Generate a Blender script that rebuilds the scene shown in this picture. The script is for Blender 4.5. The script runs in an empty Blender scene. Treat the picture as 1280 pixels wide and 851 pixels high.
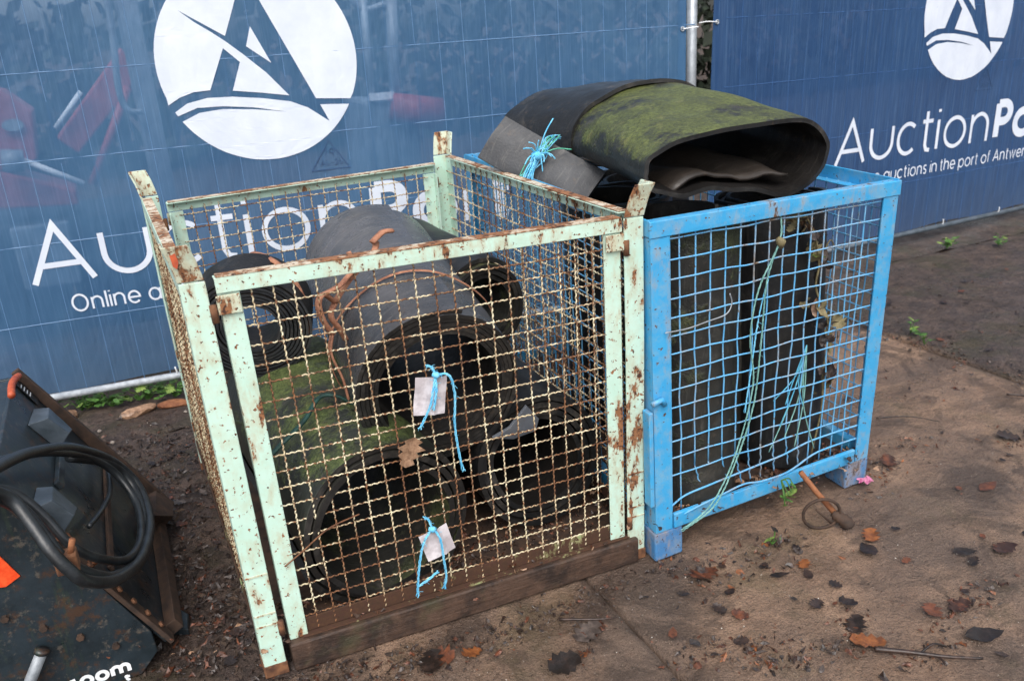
import bpy, bmesh, math, random
from mathutils import Vector, Matrix, noise
from mathutils.geometry import tessellate_polygon
random.seed(7)
PI = math.pi
sc = bpy.context.scene
COL = sc.collection

# ------------------------------------------------------------------ camera
cam_d = bpy.data.cameras.new('camera'); cam = bpy.data.objects.new('camera', cam_d); COL.objects.link(cam)
sc.camera = cam
cam_d.sensor_width = 36.0
cam_d.lens = 36.0 * 1066.2 / 1280.0
cam_d.clip_start = 0.02; cam_d.clip_end = 500
_yaw, _pit, _rol = 0.4217, 0.3630, -0.0647
_f = Vector((math.sin(_yaw)*math.cos(_pit), math.cos(_yaw)*math.cos(_pit), -math.sin(_pit)))
_r = Vector((math.cos(_yaw), -math.sin(_yaw), 0)); _u = _r.cross(_f)
_r2 = _r*math.cos(_rol) + _u*math.sin(_rol); _u2 = -_r*math.sin(_rol) + _u*math.cos(_rol)
cam.matrix_world = Matrix(((_r2.x, _u2.x, -_f.x, -0.0678), (_r2.y, _u2.y, -_f.y, -1.5968), (_r2.z, _u2.z, -_f.z, 1.3274), (0, 0, 0, 1)))
cam_d.dof.use_dof = True
cam_d.dof.focus_distance = 1.95
cam_d.dof.aperture_fstop = 6.3

# ------------------------------------------------------------------ sky, sun, exposure
SUN_EL, SUN_AZ = math.radians(52), math.radians(205)      # high, behind the camera and to its left
w = bpy.data.worlds.new('World'); sc.world = w; w.use_nodes = True
wn = w.node_tree.nodes; wl = w.node_tree.links
for n in list(wn): wn.remove(n)
sky = wn.new('ShaderNodeTexSky'); sky.sky_type = 'NISHITA'; sky.sun_disc = False
sky.sun_elevation = SUN_EL; sky.sun_rotation = SUN_AZ
sky.air_density = 1.0; sky.dust_density = 4.0; sky.ozone_density = 1.0
hs = wn.new('ShaderNodeHueSaturation'); hs.inputs['Saturation'].default_value = 0.42
bg = wn.new('ShaderNodeBackground'); bg.inputs['Strength'].default_value = 0.15
wo = wn.new('ShaderNodeOutputWorld')
wl.new(sky.outputs[0], hs.inputs['Color']); wl.new(hs.outputs[0], bg.inputs['Color']); wl.new(bg.outputs[0], wo.inputs['Surface'])
sun_d = bpy.data.lights.new('sun', 'SUN'); sun = bpy.data.objects.new('sun', sun_d); COL.objects.link(sun)
sun_d.energy = 1.0; sun_d.angle = math.radians(60); sun_d.color = (1.0, 0.97, 0.93)
_sd = Vector((math.sin(SUN_AZ)*math.cos(SUN_EL), math.cos(SUN_AZ)*math.cos(SUN_EL), math.sin(SUN_EL)))
sun.rotation_euler = _sd.to_track_quat('Z', 'Y').to_euler()
sc.view_settings.view_transform = 'Standard'; sc.view_settings.look = 'None'
sc.view_settings.gamma = 1.0; sc.view_settings.use_curve_mapping = False
sc.view_settings.exposure = 0.68
sc.cycles.max_bounces = 8; sc.cycles.transparent_max_bounces = 16

# ------------------------------------------------------------------ materials
def lin(h):
    h = h.lstrip('#'); c = [int(h[i:i+2], 16)/255 for i in (0, 2, 4)]
    return tuple(x/12.92 if x <= .04045 else ((x+.055)/1.055)**2.4 for x in c) + (1,)
class NT:
    def __init__(s, name):
        s.m = bpy.data.materials.new(name); s.m.use_nodes = True
        s.t = s.m.node_tree; s.n = s.t.nodes; s.l = s.t.links
        s.b = s.n['Principled BSDF']; s.out = s.n['Material Output']
        s.pos = s.n.new('ShaderNodeNewGeometry').outputs['Position']
    def val(s, x, sock):
        if hasattr(x, 'links'): s.l.new(x, sock)
        else: sock.default_value = x
    def mapping(s, scale=(1, 1, 1), rot=(0, 0, 0), vec=None):
        m = s.n.new('ShaderNodeMapping'); m.inputs['Scale'].default_value = scale; m.inputs['Rotation'].default_value = rot
        s.l.new(vec or s.pos, m.inputs['Vector']); return m.outputs[0]
    def noise(s, scale, detail=4, rough=.55, vec=None, dist=0):
        n = s.n.new('ShaderNodeTexNoise'); n.inputs['Scale'].default_value = scale; n.inputs['Detail'].default_value = detail
        n.inputs['Roughness'].default_value = rough; n.inputs['Distortion'].default_value = dist
        s.l.new(vec or s.pos, n.inputs['Vector']); return n.outputs['Fac']
    def voro(s, scale, vec=None, feature='F1', out='Distance'):
        n = s.n.new('ShaderNodeTexVoronoi'); n.feature = feature; n.inputs['Scale'].default_value = scale
        s.l.new(vec or s.pos, n.inputs['Vector']); return n.outputs[out]
    def ramp(s, fac, a, b, ca=(0, 0, 0, 1), cb=(1, 1, 1, 1)):
        r = s.n.new('ShaderNodeValToRGB'); e = r.color_ramp.elements
        e[0].position = a; e[1].position = b; e[0].color = ca; e[1].color = cb
        s.l.new(fac, r.inputs[0]); return r.outputs[0]
    def mix(s, fac, a, b, blend='MIX'):
        m = s.n.new('ShaderNodeMix'); m.data_type = 'RGBA'; m.blend_type = blend
        s.val(fac, m.inputs[0]); s.val(a, m.inputs[6]); s.val(b, m.inputs[7]); return m.outputs[2]
    def math(s, op, a, b=0.0, clamp=False):
        m = s.n.new('ShaderNodeMath'); m.operation = op; m.use_clamp = clamp
        s.val(a, m.inputs[0]); s.val(b, m.inputs[1]); return m.outputs[0]
    def sep(s, vec=None):
        m = s.n.new('ShaderNodeSeparateXYZ'); s.l.new(vec or s.pos, m.inputs[0]); return m.outputs
    def fin(s, col, rough=.6, metal=0.0, bump=None, bdist=.002, bstr=.6, spec=.5):
        s.val(col, s.b.inputs['Base Color']); s.val(rough, s.b.inputs['Roughness']); s.val(metal, s.b.inputs['Metallic'])
        s.b.inputs['Specular IOR Level'].default_value = spec
        if bump is not None:
            bn = s.n.new('ShaderNodeBump'); bn.inputs['Strength'].default_value = bstr; bn.inputs['Distance'].default_value = bdist
            s.l.new(bump, bn.inputs['Height']); s.l.new(bn.outputs[0], s.b.inputs['Normal'])
        return s.m
M = {}
def rusty_paint(name, paint, paint2, lo, hi, fine_lo=.62, fine_hi=.66, rough=.5, r1='#5a3826', r2='#a9754d'):
    t = NT(name)
    dr = t.mapping((1, 1, .45)); big = t.noise(9, 6, .7, dr); fine = t.noise(95, 3, .6); mid = t.noise(34, 5, .65, dr)
    rustc = t.mix(t.noise(55, 4), lin(r1), lin(r2))
    rustc = t.mix(t.ramp(t.noise(120, 2), .5, .62), rustc, lin('#42291e'))
    base = t.mix(t.noise(14, 4), paint, paint2)
    base = t.mix(t.math('MULTIPLY', t.ramp(t.noise(26, 5, .7), .45, .75), .35), base, lin('#b8ad86'))
    m1 = t.ramp(t.math('ADD', t.math('MULTIPLY', big, .6), t.math('MULTIPLY', mid, .4)), lo, hi)
    m2 = t.ramp(fine, fine_lo, fine_hi)
    halo = t.ramp(t.math('ADD', t.math('MULTIPLY', big, .6), t.math('MULTIPLY', mid, .4)), lo-.07, lo+.02)
    base = t.mix(t.math('MULTIPLY', halo, .45), base, lin('#b39468'))
    mask = t.math('MAXIMUM', m1, m2)
    col = t.mix(mask, base, rustc)
    rg = t.math('ADD', t.math('MULTIPLY', mask, .35), rough)
    M[name] = t.fin(col, rg, 0, t.math('SUBTRACT', fine, t.math('MULTIPLY', mask, .6)), .0012, .5)
rusty_paint('mint_paint', lin('#aed2c0'), lin('#cbe4d8'), .568, .59, .635, .655)
rusty_paint('mint_worn', lin('#b3ccb8'), lin('#cdd3c2'), .515, .55, .59, .62)
rusty_paint('rail_worn', lin('#c3b7a6'), lin('#d8d2c2'), .47, .52, .56, .62)
rusty_paint('mint_rust', lin('#4f7048'), lin('#6c9468'), .40, .45, .53, .58, .6, '#2a1d16', '#553823')
rusty_paint('cream_wire', lin('#cdc29d'), lin('#e6dfc6'), .48, .54, .52, .57, .5, '#4f3324', '#9a6c47')
rusty_paint('blue_paint', lin('#288fc9'), lin('#47a9da'), .605, .635, .655, .675, .45, '#3d2e28', '#75583f')
rusty_paint('blue_dirty', lin('#34699c'), lin('#4a86bb'), .55, .62, .60, .66, .6, '#3b3a3a', '#6a625c')
rusty_paint('blue_wire', lin('#3f93cc'), lin('#70b8e2'), .58, .66, .64, .70, .5, '#55412f', '#8d7557')
def simple(name, c1, c2, scale=20, rough=.6, metal=0, bscale=None, bdist=.001, spec=.5, contrast=(.35, .65)):
    t = NT(name); f = t.ramp(t.noise(scale, 5, .6), *contrast)
    M[name] = t.fin(t.mix(f, lin(c1), lin(c2)), rough, metal, t.noise(bscale or scale*4, 4), bdist, .6, spec)
simple('rust', '#4c3022', '#80573a', 45, .85, bscale=140)
simple('rust_dark', '#2b211c', '#4c382b', 30, .8, bscale=120)
simple('rust_orange', '#6d4029', '#96623f', 40, .8)
simple('galvanised', '#9aa0a6', '#b9bfc4', 30, .45, .6)
simple('pipe_grey', '#8d949c', '#b3b9bf', 40, .55, .2)
simple('twine_blue', '#4fb2df', '#8bd3ee', 60, .7)
simple('twine_green', '#3f9a7c', '#63b79a', 60, .7)
simple('twine_teal', '#3f8fb0', '#5fb0cb', 60, .7)
simple('strap_teal', '#17332f', '#2a5048', 60, .5)
simple('twine_pale', '#5f918c', '#84b3ac', 60, .7)
simple('strap_brown', '#7f523e', '#b07c60', 60, .75)
simple('tag_paper', '#aea6a9', '#d2cbce', 26, .5, contrast=(.42, .58))
def leaf_mat(name, c1, c2, c3, rough=.45):
    t = NT(name)
    oi = t.n.new('ShaderNodeObjectInfo').outputs['Random']
    c = t.mix(t.ramp(t.noise(70, 5, .7), .38, .62), lin(c1), lin(c2))
    c = t.mix(t.ramp(t.math('ADD', t.noise(38, 4, .7), t.math('MULTIPLY', oi, .22)), .52, .72), c, lin(c3))
    M[name] = t.fin(c, t.math('ADD', t.math('MULTIPLY', t.noise(30, 3), .4), rough-.2), 0, t.noise(220, 3), .0015, .7, .5)
leaf_mat('leaf_brown', '#53301f', '#74442e', '#35211a')
leaf_mat('leaf_orange', '#6f3f22', '#935a30', '#4a2a1b')
leaf_mat('leaf_dark', '#2a1f1b', '#43322a', '#1f1815', .38)
leaf_mat('leaf_tan', '#8a6a52', '#ad8b70', '#5e4636')
leaf_mat('leaf_grey', '#433b38', '#625751', '#2c2523', .4)
simple('weed_green', '#2f5220', '#567f37', 60, .55)
simple('weed_pale', '#5f7a38', '#879d50', 60, .55)
simple('dry_vine', '#5a5238', '#877c5a', 60, .7)
simple('petal_pink', '#a03f6a', '#c97fa0', 80, .5)
simple('stone', '#6f665f', '#958a80', 40, .8)
simple('hose', '#15181b', '#272c30', 30, .38, spec=.6)
simple('chrome', '#a9adb2', '#d0d3d6', 20, .22, 1.0)
simple('steel_grey', '#767c82', '#9aa0a5', 25, .5, .2)
simple('red_machine', '#94332c', '#ac463c', 15, .5)
simple('orange_reflector', '#e0441c', '#f06030', 60, .4)
simple('orange_paint', '#9c4028', '#c05a34', 50, .55)
simple('white_print', '#dfe3e6', '#f4f6f8', 20, .55)
simple('machine_back', '#5b6670', '#7f8a93', 12, .5)
simple('dark_back', '#202428', '#343a3e', 12, .6)
simple('bark', '#3a2c22', '#5a4636', 30, .8)
simple('hedge_leaf', '#10170d', '#1f2b19', 10, .7)
def rubber(name, c1, c2, moss=0.0, streak=0.0, rough=.5, mossc=('#4b5a24', '#76843a'), up=True, spec=.45):
    t = NT(name)
    f = t.ramp(t.noise(7, 6, .7), .35, .7)
    col = t.mix(f, lin(c1), lin(c2))
    sc_ = t.ramp(t.noise(1, 4, .7, t.mapping((7, 130, 7))), .55, .75)
    col = t.mix(t.math('MULTIPLY', sc_, .22+streak), col, lin('#8b8780'))
    col = t.mix(t.math('MULTIPLY', t.ramp(t.noise(40, 5, .7), .58, .7), .30), col, lin('#5c4d3e'))
    col = t.mix(t.math('MULTIPLY', t.ramp(t.noise(5.5, 7, .75), .56, .68), .28), col, lin('#6a645c'))
    if moss > 0:
        mm = t.math('ADD', t.noise(4.5, 6, .72), t.math('MULTIPLY', t.noise(60, 3), .16))
        if up:
            nz = t.sep(t.n.new('ShaderNodeNewGeometry').outputs['Normal'])[2]
            mm = t.math('ADD', t.math('SUBTRACT', mm, .12), t.math('MULTIPLY', nz, .24))
        mk = t.ramp(mm, .76-moss*.35, .845-moss*.30)
        mc = t.mix(t.ramp(t.noise(110, 5, .75), .38, .62), lin(mossc[0]), lin(mossc[1]))
        mc = t.mix(t.math('MULTIPLY', t.ramp(t.noise(11, 6, .75), .45, .62), .55), mc, lin('#2b2f1c'))
        mc = t.mix(t.math('MULTIPLY', t.ramp(t.noise(17, 6, .75), .56, .66), .45), mc, lin('#7d7a48'))
        col = t.mix(t.math('MULTIPLY', mk, .9), col, mc)
    h = t.math('ADD', t.math('MULTIPLY', t.noise(160, 3), .5), t.noise(22, 4))
    if moss > 0: h = t.math('ADD', h, t.math('MULTIPLY', mk, t.math('ADD', .5, t.math('MULTIPLY', t.noise(150, 4, .7), 2.2))))
    M[name] = t.fin(col, t.math('ADD', t.math('MULTIPLY', t.noise(18, 4), .3), rough-.15), 0, h, .0026, .7, spec)
t = NT('beam_wood')
f = t.noise(1, 5, .7, t.mapping((4, 60, 90)))
c = t.mix(t.ramp(t.noise(12, 6, .72), .42, .6), t.mix(f, lin('#3a2b23'), lin('#5c4537')), lin('#2a1f1a'))
c = t.mix(t.math('MULTIPLY', t.ramp(t.noise(30, 6, .75), .54, .66), .35), c, lin('#6a5648'))
c = t.mix(t.math('MULTIPLY', t.ramp(t.noise(8, 5, .7), .55, .68), .4), c, lin('#43452c'))
M['beam_wood'] = t.fin(c, .6, 0, t.math('ADD', f, t.noise(40, 5, .7)), .004, .8)
rubber('rubber_grey', '#3b3d40', '#59585a', 0, .20, .28)
rubber('rubber_black', '#111213', '#1f2022', 0, -.12, .42)
rubber('rubber_inner', '#12100f', '#1e1b19', 0, -.12, .5)  # near black: the shade inside the rolls is put into the colour
rubber('rubber_mossy', '#191a18', '#282924', .57, -.1, .5, ('#3d4520', '#6a723a'))
rubber('rubber_green', '#252824', '#343832', .50, 0, .5, ('#3f4c28', '#6b7844'))
rubber('rubber_dim', '#1a1a17', '#2c2b27', .46, -.06, .55, ('#2b3220', '#474d2e'), False)
rubber('rubber_edge', '#171717', '#2b2a29', 0, -.05, .5)  # belt edges, darkened in colour to deepen the shade inside the cages
rubber('rubber_sheet', '#26282c', '#414347', 0, .14, .5)
rubber('rubber_fold', '#2a2521', '#443d37', 0, .05, .45)
rubber('rubber_flap', '#4d535b', '#666b73', 0, .1, .55)
simple('steel_dirty', '#3e4850', '#56606a', 18, .4, .1)
# painted machine steel
t = NT('machine_paint')
f = t.ramp(t.noise(6, 6, .7), .35, .7)
c = t.mix(f, lin('#182024'), lin('#2c373f'))
c = t.mix(t.math('MULTIPLY', t.ramp(t.noise(17, 7, .78), .53, .62), .75), c, lin('#4b3424'))
c = t.mix(t.math('MULTIPLY', t.ramp(t.noise(46, 6, .75), .56, .66), .5), c, lin('#6a6258'))
c = t.mix(t.math('MULTIPLY', t.ramp(t.noise(5, 5, .7, t.mapping((6, 1, 1))), .55, .75), .5), c, lin('#3c4a34'))
M['machine_paint'] = t.fin(c, t.math('ADD', t.math('MULTIPLY', t.noise(12, 4), .4), .14), 0, t.noise(70, 4), .001, .5)
# banner: blue mesh tarpaulin, a little see-through
def banner_mat(name, c1, c2, trans):
    t = NT(name)
    tc = t.n.new('ShaderNodeTexCoord').outputs['Object']
    f = t.ramp(t.noise(1.6, 5, .6, tc), .3, .75)
    col = t.mix(f, lin(c1), lin(c2))
    st = t.ramp(t.noise(1, 4, .7, t.mapping((150, 1, 2.2), vec=tc)), .5, .8)
    col = t.mix(t.math('MULTIPLY', st, .30), col, lin('#7fa3c8'))
    sp = t.ramp(t.noise(26, 5, .75, tc), .68, .74)
    col = t.mix(t.math('MULTIPLY', sp, .25), col, lin('#93a9bd'))
    low = t.ramp(t.math('ADD', t.sep(tc)[2], t.math('MULTIPLY', t.noise(6, 5, .7, tc), .3)), .16, .55, (1, 1, 1, 1), (0, 0, 0, 1))
    col = t.mix(t.math('MULTIPLY', low, .35), col, lin('#5a6068'))
    t.fin(col, .5, 0, t.math('ADD', t.noise(1, 4, .6, t.mapping((4.5, 1, 1.3), vec=tc), .4), t.math('MULTIPLY', t.noise(1, 3, .6, t.mapping((22, 1, 7), vec=tc)), .12)), .05, .5, .35)
    tr = t.n.new('ShaderNodeBsdfTransparent'); tr.inputs[0].default_value = (.82, .90, 1, 1)
    mx = t.n.new('ShaderNodeMixShader'); mx.inputs[0].default_value = trans
    t.l.new(t.b.outputs[0], mx.inputs[1]); t.l.new(tr.outputs[0], mx.inputs[2]); t.l.new(mx.outputs[0], t.out.inputs['Surface'])
    M[name] = t.m
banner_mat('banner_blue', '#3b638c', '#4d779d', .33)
banner_mat('banner_blue_dark', '#21416a', '#2b4e79', .12)  # right panel: deeper blue and less see-through than the left
simple('print_white', '#ccd4e2', '#d8dfea', 8, .5)
simple('wire_film', '#52779f', '#6286ac', 3, .5)
simple('wire_film_dark', '#2b5183', '#365c8c', 3, .5)
simple('print_dark', '#2c4a70', '#34547c', 8, .5)
# ground: sandy concrete slabs with mud, moss and damp
def ground_mat(name):
    t = NT(name)
    p = t.sep()
    warp = t.noise(3.2, 6, .7, dist=.8)
    sand = t.mix(t.ramp(t.noise(6, 8, .72), .32, .68), lin('#866956'), lin('#b8967b'))
    sand = t.mix(t.ramp(t.noise(1.7, 6, .65), .44, .6), sand, lin('#746053'))
    grain = t.noise(520, 2, .6); grain2 = t.noise(210, 3, .7)
    sand = t.mix(t.math('MULTIPLY', t.ramp(grain, .54, .62), .6), sand, lin('#ac937d'))
    sand = t.mix(t.math('MULTIPLY', t.ramp(grain2, .53, .63), .6), sand, lin('#3d2f27'))
    st = t.noise(1, 6, .75, t.mapping((3, 14, 3), (0, 0, .55)), .5)
    sand = t.mix(t.math('MULTIPLY', t.ramp(st, .52, .64), .42), sand, lin('#463629'))
    sm = t.ramp(warp, .53, .60)
    sand = t.mix(t.math('MULTIPLY', sm, .55), sand, lin('#3c3029'))
    ms = t.ramp(t.noise(2.4, 7, .72), .55, .66)
    sand = t.mix(t.math('MULTIPLY', ms, .4), sand, lin('#4d4a2a'))
    specks = t.ramp(t.voro(130), .10, .16, (1, 1, 1, 1), (0, 0, 0, 1))
    sand = t.mix(t.math('MULTIPLY', specks, t.math('MULTIPLY', t.ramp(t.noise(40, 2), .5, .6), .8)), sand, lin('#241c18'))
    ag = t.ramp(t.voro(75), .07, .12, (1, 1, 1, 1), (0, 0, 0, 1))
    sand = t.mix(t.math('MULTIPLY', ag, t.math('MULTIPLY', t.ramp(t.noise(21, 3), .48, .58), .7)), sand, lin('#c9b6a2'))
    # mud lies on the left of the cages and past the slab joint on the right
    wob = t.math('MULTIPLY', t.math('SUBTRACT', t.noise(2.6, 6, .7), .5), 1.5)
    left = t.ramp(t.math('ADD', p[0], wob), .02, .30, (1, 1, 1, 1), (0, 0, 0, 1))
    rx = t.math('ADD', p[0], t.math('MULTIPLY', wob, .18))
    right = t.ramp(t.math('SUBTRACT', rx, 2.0), .66, .74)
    mudc = t.mix(t.ramp(t.noise(9, 7, .75), .36, .64), lin('#332824'), lin('#69574d'))
    mudc = t.mix(t.math('MULTIPLY', t.ramp(t.noise(55, 6, .75), .52, .6), .75), mudc, lin('#1c1614'))
    mudc = t.mix(t.math('MULTIPLY', t.ramp(t.noise(80, 4, .7), .6, .68), .5), mudc, lin('#7c6a5c'))
    mudc = t.mix(t.math('MULTIPLY', t.ramp(t.noise(3.1, 5, .7), .5, .62), .5), mudc, lin('#3d3d22'))
    far = t.ramp(t.math('ADD', p[1], t.math('MULTIPLY', wob, .25)), 0.92, 1.35)
    mask = t.math('MAXIMUM', t.math('MAXIMUM', left, right), far)
    col = t.mix(mask, sand, mudc)
    wet = t.ramp(t.noise(4.2, 6, .7), .42, .62)
    rg = t.math('SUBTRACT', .72, t.math('MULTIPLY', wet, .47))
    col = t.mix(t.math('MULTIPLY', wet, .30), col, lin('#43342b'))
    h = t.math('ADD', t.math('MULTIPLY', grain2, .5), t.math('ADD', t.math('MULTIPLY', t.noise(60, 6, .75), 1.4), t.math('MULTIPLY', t.noise(14, 5, .6), 1.8)))
    h = t.math('ADD', h, t.math('MULTIPLY', mask, t.noise(34, 6, .75)))
    M[name] = t.fin(col, rg, 0, h, .014, .9, .5)
ground_mat('ground_sand')
simple('soil', '#2b211b', '#4d3d31', 14, .85, bscale=60, bdist=.01)
simple('grit', '#b8ada2', '#e0dad2', 80, .6)

# ------------------------------------------------------------------ mesh helpers
ORI = {}
class MB:
    def __init__(s): s.v = []; s.f = []; s.mi = []; s.cur = 0
    def face(s, *i): s.f.append(tuple(i)); s.mi.append(s.cur)
    def hexa(s, P):                    # 8 corners: bottom ring 0-3, top ring 4-7
        b = len(s.v); s.v += [tuple(p) for p in P]
        for q in ((3, 2, 1, 0), (4, 5, 6, 7), (0, 1, 5, 4), (1, 2, 6, 5), (2, 3, 7, 6), (3, 0, 4, 7)): s.face(*[b+i for i in q])
        return s
    def box(s, x0, x1, y0, y1, z0, z1, F=None):
        P = [(x0, y0, z0), (x1, y0, z0), (x1, y1, z0), (x0, y1, z0), (x0, y0, z1), (x1, y0, z1), (x1, y1, z1), (x0, y1, z1)]
        return s.hexa([F(*p) for p in P] if F else P)
    def tube(s, pts, r, n=6, caps=True, flat=1.0):
        pts = [Vector(p) for p in pts]; b = len(s.v); up = None
        for i, p in enumerate(pts):
            d = (pts[min(i+1, len(pts)-1)] - pts[max(i-1, 0)])
            d = d.normalized() if d.length > 1e-9 else Vector((0, 0, 1))
            if up is None:
                a = Vector((0, 0, 1)) if abs(d.z) < .9 else Vector((1, 0, 0)); up = d.cross(a).normalized()
            up = (up - d*up.dot(d)).normalized(); sd = d.cross(up)
            rr = r[i] if isinstance(r, (list, tuple)) else r
            for k in range(n):
                a = 2*PI*k/n; s.v.append(tuple(p + up*math.cos(a)*rr + sd*math.sin(a)*rr*flat))
        for i in range(len(pts)-1):
            for k in range(n):
                s.face(b+i*n+k, b+i*n+(k+1) % n, b+(i+1)*n+(k+1) % n, b+(i+1)*n+k)
        if caps:
            s.face(*[b+k for k in reversed(range(n))]); e = b+(len(pts)-1)*n; s.face(*[e+k for k in range(n)])
        return s
    def prism(s, poly, d):             # polygon (3D points) pushed along d
        n = len(poly); b = len(s.v); d = Vector(d)
        s.v += [tuple(p) for p in poly] + [tuple(Vector(p)+d) for p in poly]
        s.face(*[b+i for i in reversed(range(n))]); s.face(*[b+n+i for i in range(n)])
        for i in range(n): s.face(b+i, b+(i+1) % n, b+n+(i+1) % n, b+n+i)
        return s
    def build(s, name, mat, parent=None, smooth=False, bevel=0, local=False, mods=None):
        me = bpy.data.meshes.new(name)
        o0 = Vector((0, 0, 0)) if (local or parent is None) else ORI.get(parent.name, Vector((0, 0, 0)))
        me.from_pydata([tuple(Vector(v)-o0) for v in s.v], [], s.f)
        mats = mat if isinstance(mat, (list, tuple)) else [mat]
        for m in mats: me.materials.append(M[m])
        if len(mats) > 1: me.polygons.foreach_set('material_index', s.mi)
        me.validate(); me.update()
        bm = bmesh.new(); bm.from_mesh(me); bmesh.ops.recalc_face_normals(bm, faces=bm.faces); bm.to_mesh(me); bm.free()
        if smooth: me.polygons.foreach_set('use_smooth', [True]*len(me.polygons))
        o = bpy.data.objects.new(name, me); COL.objects.link(o)
        if parent is not None: o.parent = parent; ORI[o.name] = o0
        if bevel:
            b = o.modifiers.new('bevel', 'BEVEL'); b.width = bevel; b.segments = 2; b.limit_method = 'ANGLE'; b.angle_limit = math.radians(50)
        return o
def tag(o, label=None, cat=None, group=None, kind=None):
    if label: o['label'] = label
    if cat: o['category'] = cat
    if group: o['group'] = group
    if kind: o['kind'] = kind
    return o
def thing(name, label, cat, loc, group=None, rotz=0, rot=None):
    o = bpy.data.objects.new(name, None); COL.objects.link(o); o.empty_display_size = .05
    o.location = loc; o.rotation_euler = rot or (0, 0, rotz); ORI[o.name] = Vector(loc)
    return tag(o, label, cat, group)
def child(name, me, parent, mw):       # shared mesh placed by world matrix under an unrotated parent
    o = bpy.data.objects.new(name, me); COL.objects.link(o); o.parent = parent
    m = mw.copy(); m.translation = m.translation - ORI[parent.name]; o.matrix_local = m
    return o
def spline(P, k=8, closed=False):
    P = [Vector(p) for p in P]; n = len(P); out = []
    rng = range(n) if closed else range(n-1)
    for i in rng:
        p0 = P[(i-1) % n] if closed or i > 0 else P[0]; p1 = P[i % n]; p2 = P[(i+1) % n]
        p3 = P[(i+2) % n] if closed or i+2 < n else P[-1]
        for j in range(k):
            t_ = j/k
            out.append(.5*((2*p1)+(p2-p0)*t_+(2*p0-5*p1+4*p2-p3)*t_*t_+(3*p1-p0-3*p2+p3)*t_**3))
    if not closed: out.append(P[-1])
    return out
def nz(x, y, z=0, s=1): return noise.noise(Vector((x*s, y*s, z*s)))
def rnd(a, b): return random.uniform(a, b)

# ------------------------------------------------------------------ the setting: ground and slabs
g = MB()
g.v = [(-150, -150, -.035), (150, -150, -.035), (150, 150, -.035), (-150, 150, -.035)]; g.face(0, 1, 2, 3)
ground = tag(g.build('ground', 'soil'), kind='structure'); ORI[ground.name] = Vector((0, 0, 0))
XJ = [-3.0, -1.1, .8, 2.7, 4.6, 6.5]; YJ = [-2.9, -1.0, 1.5]
def hgt(x, y):
    h = .004*nz(x, y, 0, 2.2) + .003*nz(x, y, 3, 9) + .0022*nz(x, y, 5, 28)
    if x < .25: h += min(1, (.25-x)*3)*(.012*nz(x, y, 9, 7)+.009*nz(x, y, 2, 19)+.005*nz(x, y, 4, 45))
    if x > 2.7: h += .006*nz(x, y, 9, 8)
    return h
for i in range(len(XJ)-1):
    for j in range(len(YJ)-1):
        near = 0 <= i <= 3
        step = .022 if (0 < i < 4) else .06
        x0, x1, y0, y1 = XJ[i]+.004, XJ[i+1]-.004, YJ[j]+.004, YJ[j+1]-.004
        nx, ny = int((x1-x0)/step), int((y1-y0)/step)
        m = MB(); idx = {}
        tilt = (rnd(-.002, .002), rnd(-.002, .002))
        for a in range(-1, nx+2):
            for b_ in range(-1, ny+2):
                aa, bb = min(max(a, 0), nx), min(max(b_, 0), ny)
                x, y = x0+(x1-x0)*aa/nx, y0+(y1-y0)*bb/ny
                edge = aa in (0, nx) or bb in (0, ny)
                skirt = a != aa or b_ != bb
                wob = .0035*nz(x, y, 7, 14) if edge else 0
                z = -.05 if skirt else hgt(x, y) + tilt[0]*(x-x0) + tilt[1]*(y-y0) - (.002 if edge else 0)
                idx[a, b_] = len(m.v); m.v.append((x+wob, y+wob, z))
        for a in range(-1, nx+1):
            for b_ in range(-1, ny+1): m.face(idx[a, b_], idx[a+1, b_], idx[a+1, b_+1], idx[a, b_+1])
        m.build('paving_slab', 'ground_sand', ground, smooth=True)
# soil bank at the foot of the fence
m = MB(); NX, NY = 160, 18
for a in range(NX+1):
    for b_ in range(NY+1):
        x = -3+8.5*a/NX; y = 1.49+1.1*b_/NY
        m.v.append((x, y, .008*math.sin(min(1, b_/3)*PI/2)+.012*nz(x, y, 1, 6)+.008*nz(x, y, 2, 21)-.006))
for a in range(NX):
    for b_ in range(NY): k = a*(NY+1)+b_; m.face(k, k+NY+1, k+NY+2, k+1)
m.build('soil_strip', 'ground_sand', ground, smooth=True)

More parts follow.
